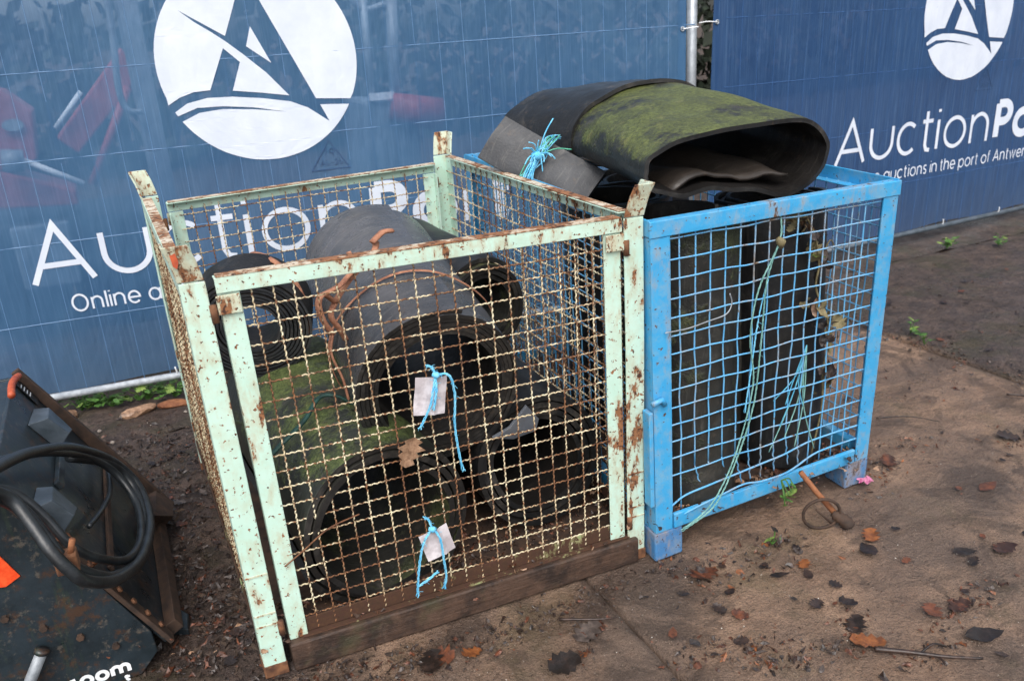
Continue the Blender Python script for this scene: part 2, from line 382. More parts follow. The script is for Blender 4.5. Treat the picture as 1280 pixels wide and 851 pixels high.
# ------------------------------------------------------------------ lettering (strokes)
def arc(cx, cy, rx, ry, a0, a1, n=16):
    return [(cx+rx*math.cos(math.radians(a0+(a1-a0)*i/n)), cy+ry*math.sin(math.radians(a0+(a1-a0)*i/n))) for i in range(n+1)]
def glyph(ch, w, c=1.0, x=.76):
    "centre lines of one letter: width w, cap height c, x height x"
    r = w/2
    G = {'A': [[(0, 0), (r, c), (w, 0)], [(w*.17, c*.31), (w*.83, c*.31)]],
         'u': [[(0, x), (0, r*.95)] + arc(r, r*.95, r, r*.95, 180, 360)[1:] + [(w, x)]],
         'c': [arc(w*.56, x/2, w*.56, x/2, 48, 312, 24)],
         't': [[(w*.4, c*.98), (w*.4, .13), (w*.55, .02), (w*.9, 0)], [(0, x), (w, x)]],
         'i': [[(0, 0), (0, x)], [(0, c*.93), (0, c*1.0)]], 'l': [[(0, 0), (0, c*1.02)]],
         'o': [arc(r, x/2, r, x/2, 0, 360, 32)], 'O': [arc(r, c/2, r, c/2, 0, 360, 32)],
         'n': [[(0, 0), (0, x)], [(0, x-r)] + arc(r, x-r, r, r, 180, 0)[1:] + [(w, 0)]],
         'h': [[(0, 0), (0, c)], [(0, x-r)] + arc(r, x-r, r, r, 180, 0)[1:] + [(w, 0)]],
         'm': [[(0, 0), (0, x)], [(0, x-r*.5)] + arc(r*.5, x-r*.5, r*.5, r*.5, 180, 0)[1:] + [(r, 0)], [(r, x-r*.5)] + arc(r*1.5, x-r*.5, r*.5, r*.5, 180, 0)[1:] + [(w, 0)]],
         'P': [[(0, 0), (0, c)], [(0, c), (w*.5, c)] + arc(w*.5, c*.73, w*.5, c*.27, 90, -90)[1:] + [(0, c*.46)]],
         'r': [[(0, 0), (0, x)], [(0, x*.62), (w*.35, x*.95), (w, x)]],
         'e': [[(0, x*.5), (w, x*.5)] + arc(r, x/2, r, x/2, 0, 320, 24)[1:]],
         'a': [arc(r, x/2, r, x/2, 0, 360, 24), [(w, 0), (w, x)]],
         'p': [arc(r, x/2, r, x/2, 0, 360, 24), [(0, x), (0, -c*.28)]],
         's': [arc(r, x*.75, r*.85, x*.25, 30, 270, 12) + arc(r, x*.25, r*.85, x*.25, 90, -150, 12)[1:]],
         'f': [[(w*.35, 0), (w*.35, c*.8), (w*.55, c), (w, c)], [(0, x), (w*.9, x)]],
         'w': [[(0, x), (w*.27, 0), (w*.5, x), (w*.73, 0), (w, x)]],
         '1': [[(0, c*.75), (w*.5, c), (w*.5, 0)]], '9': [arc(r, c*.68, r, c*.3, 0, 360, 20), [(w, c*.68), (w*.7, 0)]],
         'L': [[(0, c), (0, 0), (w, 0)]], '2': [arc(r, c*.7, r, c*.3, 170, -30, 12) + [(0, 0), (w, 0)]], '6': [arc(r, c*.32, r, c*.3, 0, 360, 20), [(0, c*.32), (w*.4, c)]], '-': [[(0, c*.45), (w, c*.45)]]}
    return G[ch]
WID = {'A': .95, 'u': .72, 'c': .70, 't': .40, 'i': .0, 'l': .0, 'o': .78, 'O': .98, 'n': .66, 'h': .66, 'P': .6, 'r': .32, 'e': .76, 'a': .76, 'p': .76, 's': .46, 'f': .36, 'w': 1.0, '1': .4, '9': .55, 'L': .5, '2': .5, '6': .5, '-': .4, 'm': 1.1}
LAYER = [0]
def stroke(mb, line, sw, F):
    "flat ribbon along a 2D line; F maps (x, y, layer) into space"
    LAYER[0] = (LAYER[0]+1) % 7; lay = LAYER[0]*.00012
    n = len(line); closed = math.hypot(line[0][0]-line[-1][0], line[0][1]-line[-1][1]) < 1e-6
    b = len(mb.v)
    for i, p in enumerate(line):
        if closed and i in (0, n-1): q0, q1 = line[n-2], line[1]
        else: q0, q1 = line[max(i-1, 0)], line[min(i+1, n-1)]
        e0 = (p[0]-q0[0], p[1]-q0[1]); e1 = (q1[0]-p[0], q1[1]-p[1])
        l0 = math.hypot(*e0) or 1e-9; l1 = math.hypot(*e1) or 1e-9
        if math.hypot(*e0) < 1e-9: e0, l0 = e1, l1
        if math.hypot(*e1) < 1e-9: e1, l1 = e0, l0
        n0 = (-e0[1]/l0, e0[0]/l0); n1 = (-e1[1]/l1, e1[0]/l1)
        nn = (n0[0]+n1[0], n0[1]+n1[1]); L = math.hypot(*nn) or 1e-9; nn = (nn[0]/L, nn[1]/L)
        k = 1/max(.42, nn[0]*n0[0]+nn[1]*n0[1])
        mb.v.append(F(p[0]+nn[0]*sw/2*k, p[1]+nn[1]*sw/2*k, lay)); mb.v.append(F(p[0]-nn[0]*sw/2*k, p[1]-nn[1]*sw/2*k, lay))
    for i in range(n-1): mb.face(b+2*i, b+2*i+1, b+2*i+3, b+2*i+2)
def write(mb, items, cap, sw, F):
    "items: (letter, x, y, width[, bold])"
    for it in items:
        ch, x0, y0, wd = it[:4]; s_ = it[4] if len(it) > 4 else sw
        for ln in glyph(ch, max(wd-s_, 0)/cap, 1-s_/cap, .76-s_/cap):
            stroke(mb, [(x0+s_/2+p[0]*cap, y0+s_/2+p[1]*cap) for p in ln], s_, F)
def layout(txt, x0, y0, cap, total=None, gap=.16, space=.34):
    adv = [(WID.get(ch, .3)+.09+gap)*cap if ch != ' ' else space*cap for ch in txt]
    k = (total/sum(adv)) if total else 1
    out = []; x = x0
    for ch, a in zip(txt, adv):
        if ch != ' ': out.append((ch, x, y0, (WID[ch]+.09)*cap*k))
        x += a*k
    return out

# ------------------------------------------------------------------ fence panels (local frame: x along, y back, z up)
TOP = [(-.95, -.362), 'arc', (.883, -.45), (.521, -.419), (-.028, .846), (-.294, .257), (-.481, .379), (-.696, .521), (-.568, .407), (-.418, .3), (-.302, .209), (-.15, .074), (.054, -.124), (.249, -.365), (-.017, -.317), (-.308, -.272), (-.192, 0), (-.334, .144), (-.526, -.249), (-.69, -.255), (-.831, -.297)]
TRI = [(-.039, .334), (-.107, .147), (.116, -.031)]
BOT = [(-.90, -.436), (-.769, -.359), (-.568, -.322), (-.317, -.331), (-.025, -.371), (.252, -.427), (.425, -.506), (.631, -.665), (.555, -.484), (.862, -.506), 'arc', (-.846, -.533), (-.67, -.461), (-.435, -.444), (-.141, -.472), (.195, -.526), (-.138, -.453), (-.43, -.416), (-.681, -.41), (-.88, -.475)]
def logo_piece(P, cw):
    out = []
    for i, p in enumerate(P):
        if p == 'arc':
            a0 = math.atan2(P[i-1][1], P[i-1][0]); a1 = math.atan2(P[i+1][1], P[i+1][0])
            if cw:
                while a1 > a0: a1 -= 2*PI
            for k in range(1, 60): a = a0+(a1-a0)*k/60; out.append((math.cos(a), math.sin(a)))
        else: out.append(p)
    return out
def fence_panel(label, loc, rot, bmat, seed, W2, bw, film, dep):
    H = 2.0
    t_ = thing('banner_fence', label, 'fence', loc, 'wire fences with printed banners', rot=rot)
    r = random.Random(seed)
    # frame tubes
    for nm, a, b in (('frame_tube', (-W2, .016, .02), (-W2, .016, H)), ('frame_tube', (W2, .016, .02), (W2, .016, H)), ('frame_tube', (-W2, .016, H), (W2, .016, H)), ('bottom_tube', (-W2+.02, -.004, .085), (W2-.02, -.004, .085))):
        MB().tube([a, b], .022 if nm == 'frame_tube' else .014, 12).build(nm, 'galvanised' if nm == 'frame_tube' else ('pipe_grey' if seed == 3 else 'steel_dirty'), t_, smooth=True, local=True)
    wv = MB().tube([(0, -.0083+dep, .1), (0, -.0083+dep, H)], .0014, 5).build('wire', film, t_, local=True); x = -W2+.09; wv.location.x = x; first = wv
    x += .1
    while x < W2-.03:
        o = first.copy(); COL.objects.link(o); o.parent = t_; o.location = (x+r.uniform(-.004, .004), 0, 0); x += .1
    hw = None
    for k in range(1, 7):
        if hw is None: hw = MB().tube([(-W2, -.0091+dep, 0), (W2, -.0091+dep, 0)], .0019, 5).build('wire', film, t_, local=True); o = hw
        else: o = hw.copy(); COL.objects.link(o); o.parent = t_
        o.location = (0, 0, .085+.29*k)
    # banner sheet, pulled against the wires
    def by(x, z): return -.0092 - .0012*nz(x*1.2+seed, z*1.5, 1) - .0012*nz(x*5, z*3+seed, 2) + .0008*math.cos((x+W2-.09)/.1*2*PI)
    z0, z1 = .108, 1.9; m = MB(); NX, NZ = 210, 60
    for a in range(NX+1):
        for b in range(NZ+1):
            x = -bw+2*bw*a/NX; z = z0+(z1-z0)*b/NZ
            zz = z - (.006*math.sin(x*9+seed) if b == 0 else 0); m.v.append((x, by(x, z), zz))
    for a in range(NX):
        for b in range(NZ): k = a*(NZ+1)+b; m.face(k, k+NZ+1, k+NZ+2, k+1)
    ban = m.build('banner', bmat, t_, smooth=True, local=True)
    F = lambda x, z, lay: (x, by(x, z)-.0022-lay, z)
    # hems
    for x0 in (-bw+.001, bw-.041):
        hm = MB()
        for k in range(40):
            za, zb = z0+(z1-z0)*k/40, z0+(z1-z0)*(k+1)/40; b = len(hm.v)
            hm.v += [F(x0, za, -.001), F(x0+.04, za, -.001), F(x0+.04, zb, -.001), F(x0, zb, -.001)]; hm.face(b, b+1, b+2, b+3)
        hm.build('hem', bmat, ban, local=True)
    for sx in (-1, 1):
        for z in (.2, .66, 1.23, 1.75):
            e = MB()
            pts = [(sx*(bw-.02)+.008*math.cos(a*PI/6), by(sx*(bw-.02), z)-.004, z+.008*math.sin(a*PI/6)) for a in range(13)]
            e.tube(pts, .0028, 6, False); e.build('eyelet', 'galvanised', ban, smooth=True, local=True)
            c = MB(); q = by(sx*(bw-.02), z)-.006
            c.tube(spline([(sx*(bw-.02), q, z), (sx*(bw+.02), -.024, z+.003), (sx*(bw+.05), -.021, z+.004), (sx*(bw+.064), .004, z)], 5), .0026, 5)
            c.build('cable_tie', 'white_print', ban, smooth=True, local=True)
    for k in range(7):
        x = -1.5+k*.5; MB().tube(spline([(x, by(x, .12)-.004, .125), (x+.004, -.012, .10), (x, .006, .068), (x-.003, .022, .09)], 4), .003, 5).build('cable_tie', 'white_print', ban, smooth=True, local=True)
    # logo disc
    CX, CZ, R = 0.0, 1.23, .3535
    lg = MB()
    for P, cw in ((TOP, True), (TRI, False), (BOT, True)):
        q = logo_piece(P, cw); b = len(lg.v)
        lg.v += [F(CX+R*x, CZ+R*z, 0) for x, z in q]
        for tr in tessellate_polygon([[Vector((x, z, 0)) for x, z in q]]): lg.face(b+tr[0], b+tr[1], b+tr[2])
    # finer mesh so that the print follows the sheet
    lo = lg.build('logo', 'print_white', ban, local=True)
    bm = bmesh.new(); bm.from_mesh(lo.data)
    for it in range(4):
        bmesh.ops.subdivide_edges(bm, edges=[e for e in bm.edges if e.calc_length() > .05], cuts=1)
    bmesh.ops.triangulate(bm, faces=bm.faces)
    for v in bm.verts: v.co.y = by(v.co.x, v.co.z)-.0022
    bm.to_mesh(lo.data); bm.free()
    u0 = -.9219
    cap = .228; sw = .0205
    L = [('A', .011, .513, .22), ('u', .258, .519, .176), ('c', .462, .519, .15), ('t', .645, .519, .1), ('i', .772, .519, .0205), ('o', .832, .519, .185), ('n', 1.055, .519, .158), ('P', 1.262, .519, .155, .046), ('o', 1.43, .519, .19, .046), ('r', 1.645, .519, .1, .046), ('t', 1.755, .519, .115, .046)]
    for a in L:
        q = MB(); write(q, [(a[0], a[1]+u0, a[2], a[3])+a[4:]], cap, sw, F); q.build('letter', 'print_white', ban, local=True)
    for a in layout('Online auctions in the port of Antwerp', .121+u0, .402, .068, 1.53):
        q = MB(); write(q, [a], .068, .0072, F); q.build('letter', 'print_white', ban, local=True)
    tm = MB(); stroke(tm, [(.208, .925), (.132, .815), (.278, .815), (.208, .925)], .004, F)
    write(tm, [('1', .185, .865, .016), ('9', .205, .865, .02)], .03, .003, F); write(tm, layout('AL-26', .165, .83, .022), .022, .0025, F)
    tm.build('triangle_mark', 'print_dark', ban, local=True)
    # concrete foot under each end
    return t_
yL = math.atan2(1.574-1.842, 2.32+.419)
dL = Vector((math.cos(yL), math.sin(yL), 0)); cL = Vector((-.419, 1.842, 0)) + dL*.9219
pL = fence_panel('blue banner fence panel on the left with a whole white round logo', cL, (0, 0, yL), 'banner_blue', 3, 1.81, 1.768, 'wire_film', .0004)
yR = math.radians(3.2); dR = Vector((math.cos(yR), math.sin(yR), 0))
cR = Vector((2.372, 1.573, 0)) + dR*1.72
pR = fence_panel('darker blue banner fence panel on the right with logo cut off by photo edge', cR+Vector((0, 0, -.012)), (0, math.radians(1.0), yR), 'banner_blue_dark', 11, 1.645, 1.722, 'wire_film_dark', .0006)
for k, (P, lb) in enumerate(((cL+dL*1.75, 'concrete foot block under the joint of the two fence panels'), (cL-dL*1.75, 'concrete foot block under the outer end of left fence panel'))):
    m = MB(); m.hexa([(P.x-.11, P.y-.3, 0), (P.x+.11, P.y-.3, 0), (P.x+.11, P.y+.3, 0), (P.x-.11, P.y+.3, 0), (P.x-.09, P.y-.27, .12), (P.x+.09, P.y-.27, .12), (P.x+.09, P.y+.27, .12), (P.x-.09, P.y+.27, .12)])
    tag(m.build('concrete_block', 'stone', bevel=.01), lb, 'concrete block', 'concrete blocks under the fence')

# ------------------------------------------------------------------ crimped and straight wires
WIRES = {}
def wire_mesh(L, kind, mat, var=0, cell=.04):
    key = (round(L, 3), kind, mat, var)
    if key in WIRES: return WIRES[key]
    r = random.Random(hash(str(key)) % 9999 + var); ph = r.uniform(0, 6)
    if kind == 'crimp':
        n = int(L/cell*3*5); pts = []
        for i in range(n+1):
            x = L*i/n; z = .0016*math.sin(2*PI*x/(cell/3)) + .003*math.sin(x*7+ph)*math.sin(PI*x/L)
            y = .0010*math.sin(2*PI*x/(cell/3)+1.2) + .0022*math.sin(x*5.3+ph*2)*math.sin(PI*x/L)
            pts.append((x, y, z))
        m = MB().tube(pts, .00185, 5, True)
    else:
        n = 14; pts = [(L*i/n, .002*math.sin(i*1.7+ph)*math.sin(PI*i/n), .002*math.sin(i*1.1+ph)*math.sin(PI*i/n)) for i in range(n+1)]
        m = MB().tube(pts, .0021, 6, True)
    me = bpy.data.meshes.new('wire'); me.from_pydata(m.v, [], m.f); me.materials.append(M[mat]); me.update()
    me.polygons.foreach_set('use_smooth', [True]*len(me.polygons))
    WIRES[key] = me; return me
def put_wire(parent, p0, p1, nrm, kind, mat, Lnom, var=0):
    p0, p1 = Vector(p0), Vector(p1); d = p1-p0; L = d.length; x = d.normalized(); z = (nrm - x*nrm.dot(x)).normalized(); y = z.cross(x)
    k = L/Lnom
    mw = Matrix(((x.x*k, y.x, z.x, p0.x), (x.y*k, y.y, z.y, p0.y), (x.z*k, y.z, z.z, p0.z), (0, 0, 0, 1)))
    return child('wire', wire_mesh(Lnom, kind, mat, var), parent, mw)

# ------------------------------------------------------------------ mint green cage
def bilinear(c0, c1, h, W, D):
    def F(x, y, z):
        s, t_ = x/W, y/D; k = z/h
        def q(c): return [(c[0][i]*(1-s)+c[1][i]*s)*(1-t_)+(c[2][i]*(1-s)+c[3][i]*s)*t_ for i in (0, 1)]
        a, b = q(c0), q(c1)
        return Vector((a[0]+(b[0]-a[0])*k, a[1]+(b[1]-a[1])*k, z))
    return F
GW, GD = .97, 1.13
G = bilinear(((.013, .015), (.973, -.026), (.0, 1.14), (.975, 1.17)), ((.0, .045), (.963, -.045), (-.008, 1.10), (.972, 1.17)), .9, GW, GD)
cage = thing('mesh_cage', 'rusty mint green wire mesh pallet cage holding rolled rubber belts', 'cage', (.48, .55, 0))
b_ = .048
def corner_post(px, py, sx, sy, name='post'):
    "L profile with a flared stacking ear; sx, sy point inwards"
    m = MB(); th = .005; d2 = .05
    def ring(z, fl):
        ox, oy = px-sx*fl, py-sy*fl
        return [G(ox, oy, z), G(ox+sx*b_, oy, z), G(ox+sx*b_, oy+sy*th, z), G(ox+sx*th, oy+sy*th, z), G(ox+sx*th, oy+sy*d2, z), G(ox, oy+sy*d2, z)]
    R_ = [ring(z, f) for z, f in ((.002, 0), (.3, 0), (.6, .001), (.9, 0))]
    def skin(R_):
        b = len(m.v)
        for r in R_: m.v += [tuple(v) for v in r]
        for i in range(len(R_)-1):
            for k in range(6): m.face(b+i*6+k, b+i*6+(k+1) % 6, b+i*6+6+(k+1) % 6, b+i*6+6+k)
        m.face(b+5, b+4, b+3, b+2, b+1, b); e = b+6*(len(R_)-1); m.face(e, e+1, e+2, e+3, e+4, e+5)
    skin(R_)
    p = m.build(name, 'mint_paint', cage, bevel=.002)
    m = MB(); skin([ring(.902, .0012), ring(.915, .003), ring(.945, .009), ring(.975, .018)])
    m.build('stacking_ear', 'mint_worn', p, bevel=.002)
    m = MB(); m.box(px-sx*.0022, px+sx*(b_+.002), py-sy*.0022, py+sy*(.052), .0, .03, G)
    m.build('foot', 'rust', p, bevel=.002)
    for zz in (.13, .158, .255):
        m = MB(); m.box(px+sx*.001, px+sx*(b_-.001), py-sy*.0016, py+sy*.002, zz, zz+.004, G); m.build('weld_seam', 'mint_worn', p)
    return p
p0_ = corner_post(0, 0, 1, 1)
m = MB(); m.prism([G(.0+dx, -.0145-.003*0, zz) for dx, zz in ((-.004, .958), (.006, .962), (.009, .945), (.004, .932), (-.002, .938))], (0, .003, 0)); m.build('paint_mark', 'orange_paint', p0_)
corner_post(GW, 0, -1, 1); corner_post(0, GD, 1, -1); corner_post(GW, GD, -1, -1)
def gate(yy, sy, name, top):
    "removable front or back wall: frame and crimped wires"
    gt = MB(); X0, X1 = .064, .919; zb, zt = .085, top
    a = gt.box(X0, X1, yy, yy+sy*.004, zt-.031, zt, G).box(X0, X1, yy+sy*.0045, yy+sy*.03, zt-.004, zt-.001, G)
    gate_ = gt.build(name, 'mint_paint', cage, bevel=.0015)
    m = MB(); m.box(X0+.004, X1-.004, yy-.001, yy+sy*.029, zt+.0005, zt+.0025, G); m.build('rail_top', 'rail_worn', gate_)
    for x0, x1 in ((X0+.002, X0+.042), (X1-.043, X1-.002)):
        m = MB(); m.box(x0, x1, yy+sy*.005, yy+sy*.009, zb-.012, zt-.032, G).box(x0 if x0 < .5 else x1-.004, (x0+.004) if x0 < .5 else x1, yy+sy*.0095, yy+sy*.034, zb-.01, zt-.034, G)
        m.build('frame_bar', 'mint_paint', gate_, bevel=.0015)
    m = MB(); m.box(X0+.03, X1+.008, yy-sy*.003, yy+sy*.028, zb-.012, zb-.008, G).box(X0+.04, X1, yy+sy*.011, yy+sy*.015, zb-.007, zb+.028, G)
    m.build('bottom_rail', 'mint_rust', gate_, bevel=.0015)
    for x in (X0-.004, X1-.042):
        m = MB(); m.box(x, x+.044, yy-sy*.004, yy-sy*.0005, zt-.072, zt-.034, G); m.build('hook_plate', 'mint_worn', gate_, bevel=.002)
        xx = x-.008 if x < .5 else x+.05
        MB().tube([G(xx, yy-sy*.002, zt-.085), G(xx, yy-sy*.002, zt-.05)], .007, 8).build('hinge_pin', 'rust', gate_, smooth=True)
        MB().tube([G(xx, yy-sy*.002, .1), G(xx, yy-sy*.002, .135)], .007, 8).build('hinge_pin', 'rust', gate_, smooth=True)
    nrm = Vector((0, -1, 0)); c = .040; k = 0
    x = X0+.066
    while x < X1-.04:
        put_wire(gate_, G(x+rnd(-.0025, .0025), yy+sy*.0125, zb-.004), G(x+rnd(-.0025, .0025), yy+sy*.0125, zt-.02), nrm, 'crimp', 'cream_wire', .8, k % 3); x += c; k += 1
    z = zb+.028
    while z < zt-.04:
        put_wire(gate_, G(X0+.03, yy+sy*.0165, z+rnd(-.003, .003)), G(X1-.03, yy+sy*.0165, z+rnd(-.003, .003)), nrm, 'crimp', 'cream_wire', .8, k % 3); z += c; k += 1
    return gate_
front = gate(.002, 1, 'gate', .902)
MB().tube(spline([G(.085, .0, .262), G(.13, -.002, .29), G(.19, .0, .325), G(.26, .004, .338)], 8), .0018, 6).build('wire', 'rust', front, smooth=True); front['label'] = 'front mesh gate with two paper tags'
gate(GD-.004, -1, 'gate', .878)
def side(xx, sx):
    m = MB(); m.box(xx, xx+sx*.004, .052, GD-.052, .868, .902, G).box(xx+sx*.0045, xx+sx*.028, .054, GD-.054, .898, .9015, G)
    w_ = m.build('side_wall', 'mint_paint', cage, bevel=.0015)
    m = MB(); m.box(xx+sx*.002, xx+sx*.027, .056, GD-.056, .903, .9045, G); m.build('rail_top', 'rail_worn', w_)
    m = MB(); m.box(xx, xx+sx*.004, .052, GD-.052, .085, .115, G); m.build('bottom_rail', 'mint_rust', w_, bevel=.0015)
    nrm = Vector((-sx, 0, 0)); k = 0; y = .075
    while y < GD-.06:
        put_wire(w_, G(xx+sx*.007, y+rnd(-.003, .003), .09), G(xx+sx*.007, y+rnd(-.003, .003), .888), nrm, 'crimp', 'cream_wire', .8, k % 3); y += .04; k += 1
    z = .128
    while z < .87:
        put_wire(w_, G(xx+sx*.011, .01, z+rnd(-.002, .002)), G(xx+sx*.011, GD-.02, z+rnd(-.002, .002)), nrm, 'crimp', 'cream_wire', 1.1, k % 3); z += .04; k += 1
side(0, 1); side(GW, -1)
m = MB(); m.box(.03, GW-.03, .03, GD-.03, .074, .079, G); m.build('floor_plate', 'rust_dark', cage)
for yy in (-.012, .5, 1.02):
    m = MB(); m.box(.062, .945, yy, yy+.075, .002, .0725, G); m.build('base_beam', 'beam_wood', cage, bevel=.004)

# ------------------------------------------------------------------ blue cage
BW, BD = .757, 1.26
B = bilinear(((.982, -.066), (1.725, -.045), (1.04, 1.18), (1.80, 1.16)), ((.9625, -.069), (1.69, -.095), (1.04, 1.18), (1.80, 1.15)), .89, BW, BD)
bc = thing('mesh_cage', 'bright blue wire mesh cage overfilled with rubber belting', 'cage', (1.36, .5, 0))
for (x0, y0) in ((0, 0), (BW-.056, 0), (0, BD-.05), (BW-.05, BD-.05)):
    x1 = x0+.056
    ya, yb = (y0+.003, y0+.009) if y0 < .1 else (y0+.041, y0+.047)
    xa, xb = (x0+.003, x0+.009) if x0 < .1 else (x1-.009, x1-.003)
    m = MB(); m.box(x0+.003, x1-(.003 if x0 > .1 else 0), ya, yb, .085, .851, B).box(xa, xb, (ya+.0065) if y0 < .1 else y0+.003, (y0+.05) if y0 < .1 else ya-.0005, .085, .851, B); p = m.build('post', 'blue_paint', bc, bevel=.002)
    fx0, fx1 = (x0-.004, x0+.088) if x0 < .1 else (x1-.088, x1+.002)
    m = MB(); m.box(fx0+.004, fx1, y0+.004, y0+.09, .001, .0845, B); m.build('foot', 'blue_dirty', p, bevel=.005)
m = MB(); m.box(.0, BW, .0, .006, .852, .89, B).box(0.002, BW-.002, .0065, .035, .884, .888, B); m.build('top_rail', 'blue_paint', bc, bevel=.002)
m = MB(); m.box(.0, BW, BD-.006, BD, .852, .889, B).box(0.002, BW-.002, BD-.035, BD-.0065, .856, .860, B); m.build('top_rail', 'blue_paint', bc, bevel=.002)
for xx, sx in ((0.001, 1), (BW-.001, -1)):
    m = MB(); m.box(xx, xx+sx*.005, .0075, BD-.0075, .853, .8925, B).box(xx+sx*.0055, xx+sx*.036, .037, BD-.037, .854, .858, B); m.build('top_rail', 'blue_paint', bc, bevel=.002)
m = MB(); m.box(.059, BW-.059, .0, .012, .0855, .128, B); br_ = m.build('bottom_rail', 'blue_paint', bc, bevel=.003)
m = MB(); m.box(.059, BW-.059, BD-.03, BD, .0855, .128, B); m.build('bottom_rail', 'blue_paint', bc, bevel=.003)
for xx in (0.002, BW-.034):
    m = MB(); m.box(xx, xx+.03, .052, BD-.052, .0855, .128, B); m.build('bottom_rail', 'blue_paint', bc, bevel=.003)
m = MB(); m.box(.034, BW-.036, .033, BD-.033, .09, .095, B); m.build('floor_plate', 'rust_dark', bc)
# drop bolt on the left front post
m = MB(); m.box(-.014, -.001, -.002, .03, .17, .43, B); m.build('drop_bar', 'blue_paint', bc, bevel=.003)
MB().tube([B(-.008, -.008, .455), B(.02, -.008, .462), B(.03, -.006, .445)], .007, 8).build('bolt', 'blue_paint', bc, smooth=True)
k = 0; nf = Vector((0, -1, 0))
def fw(name):
    m = MB(); m.box(.0565, .0605, .008, .012, .13, .85, B); return m.build(name, 'blue_paint', bc)
fr = MB().box(.057, .062, .012, .03, .13, .85, B).build('front_wall', 'blue_paint', bc)
x = .057+.034
while x < BW-.06:
    zlow = .13; broken = .12 < x < .5
    p0 = B(x+(rnd(.0, .012) if broken else 0), .016 + (.012 if broken else 0), .128)
    if broken:
        mid = B(x, .016, .24)
        put_wire(fr, p0 + Vector((rnd(.01, .03), .0, rnd(.0, .02))), mid, nf, 'straight', 'blue_wire', .12, k % 2)
        put_wire(fr, mid, B(x, .016, .86), nf, 'straight', 'blue_wire', .7, k % 3)
    else: put_wire(fr, p0, B(x+rnd(-.002, .002), .016, .86), nf, 'straight', 'blue_wire', .75, k % 3)
    x += .0435; k += 1
z = .235
while z < .85:
    short = .78 < z < .83
    put_wire(fr, B(.03, .0115, z+rnd(-.002, .002)), B(BW-.03, .0115, z+rnd(-.002, .002)), nf, 'straight', 'blue_wire', .7, k % 3); z += .0466; k += 1
# the two lowest wires are bent loose
for P in (((.03, .012, .128), (.09, .008, .165), (.17, .004, .176), (.27, .004, .182), (.36, .006, .186), (.43, .01, .187), (.52, .011, .2), (.62, .011, .202), (.72, .0115, .2)),
          ((.06, .01, .105), (.12, -.004, .128), (.2, -.008, .142), (.28, -.006, .150), (.34, -.006, .14), (.42, -.004, .136), (.47, .0, .142), (.56, .010, .158), (.72, .0115, .158))):
    MB().tube(spline([B(*p) for p in P], 6), .0026, 6).build('wire', 'blue_wire', fr, smooth=True)
for xx, sx in ((.006, 1), (BW-.006, -1)):
    sw_ = MB().box(xx, xx+sx*.003, .051, .054, .13, .852, B).build('side_wall', 'blue_paint', bc)
    nrm = Vector((-sx, 0, 0)); y = .08
    while y < BD-.06:
        put_wire(sw_, B(xx+sx*.006, y, .12), B(xx+sx*.006, y, .86), nrm, 'straight', 'blue_wire', .75, k % 3); y += .0455; k += 1
    z = .16
    while z < .85:
        put_wire(sw_, B(xx+sx*.0105, .03, z), B(xx+sx*.0105, BD-.03, z), nrm, 'straight', 'blue_wire', 1.2, k % 3); z += .0466; k += 1
bk = MB().box(.058, .062, BD-.014, BD-.01, .13, .85, B).build('back_wall', 'blue_paint', bc)
x = .091
while x < BW-.06: put_wire(bk, B(x, BD-.016, .12), B(x, BD-.016, .86), nf, 'straight', 'blue_wire', .75, k % 3); x += .0435; k += 1
z = .16
while z < .85: put_wire(bk, B(.03, BD-.0115, z), B(BW-.03, BD-.0115, z), nf, 'straight', 'blue_wire', .7, k % 3); z += .0466; k += 1

# ------------------------------------------------------------------ rubber rolls
def frame_from(axis):
    a = Vector(axis).normalized(); up = Vector((0, 0, 1)) if abs(a.z) < .9 else Vector((0, 1, 0))
    x = up.cross(a).normalized(); y = a.cross(x); return a, x, y
def spiral_roll(P0, P1, r0, r1, turns, th, oval=0.0, tele=.006, start=0.0, seed=1, nl=10, sag=0, bulge=.004):
    "a belt wound into a roll from P0 (front end) to P1; every layer shows at the ends"
    P0, P1 = Vector(P0), Vector(P1); a, x, y = frame_from(P1-P0); L = (P1-P0).length
    n = int(turns*44); m = MB(); cols = []
    for i in range(n+1):
        f = i/n; th_ = start+2*PI*turns*f; r = r0+(r1-r0)*f
        off = tele*(nz(f*turns*1.3, seed*3.1)+.8*nz(f*turns*5, seed)) + .0022*nz(f*turns*23, seed+4)
        col = []
        for s_ in (0, 1):
            rr = r + (th if s_ else 0)
            for j in range(nl+1):
                q = j/nl; zz = off + q*(L-0.0) + (0 if j == 0 else .6*off)*0
                wob = bulge*nz(math.cos(th_)*1.5+seed, math.sin(th_)*1.5, q*2.5)
                R_ = rr+wob
                ex = 1+oval*math.cos(2*(th_-1.2))
                p = P0 + a*zz + x*(R_*ex*math.cos(th_)) + y*(R_*ex*math.sin(th_))
                p.z -= sag*4*q*(1-q)
                col.append(len(m.v)); m.v.append(tuple(p))
        cols.append(col)
    k = nl+1
    for i in range(n):
        A, B_ = cols[i], cols[i+1]
        for j in range(nl):
            m.cur = 1; m.face(A[j], A[j+1], B_[j+1], B_[j]); m.cur = 0 if i >= n-46 else 1; m.face(A[k+j], B_[k+j], B_[k+j+1], A[k+j+1])
        m.cur = 2
        m.face(A[0], B_[0], B_[k], A[k]); m.face(A[nl], A[k+nl], B_[k+nl], B_[nl])
    m.cur = 2
    for A in (cols[0], cols[-1]):
        for j in range(nl): m.face(A[j], A[k+j], A[k+j+1], A[j+1])
    return m
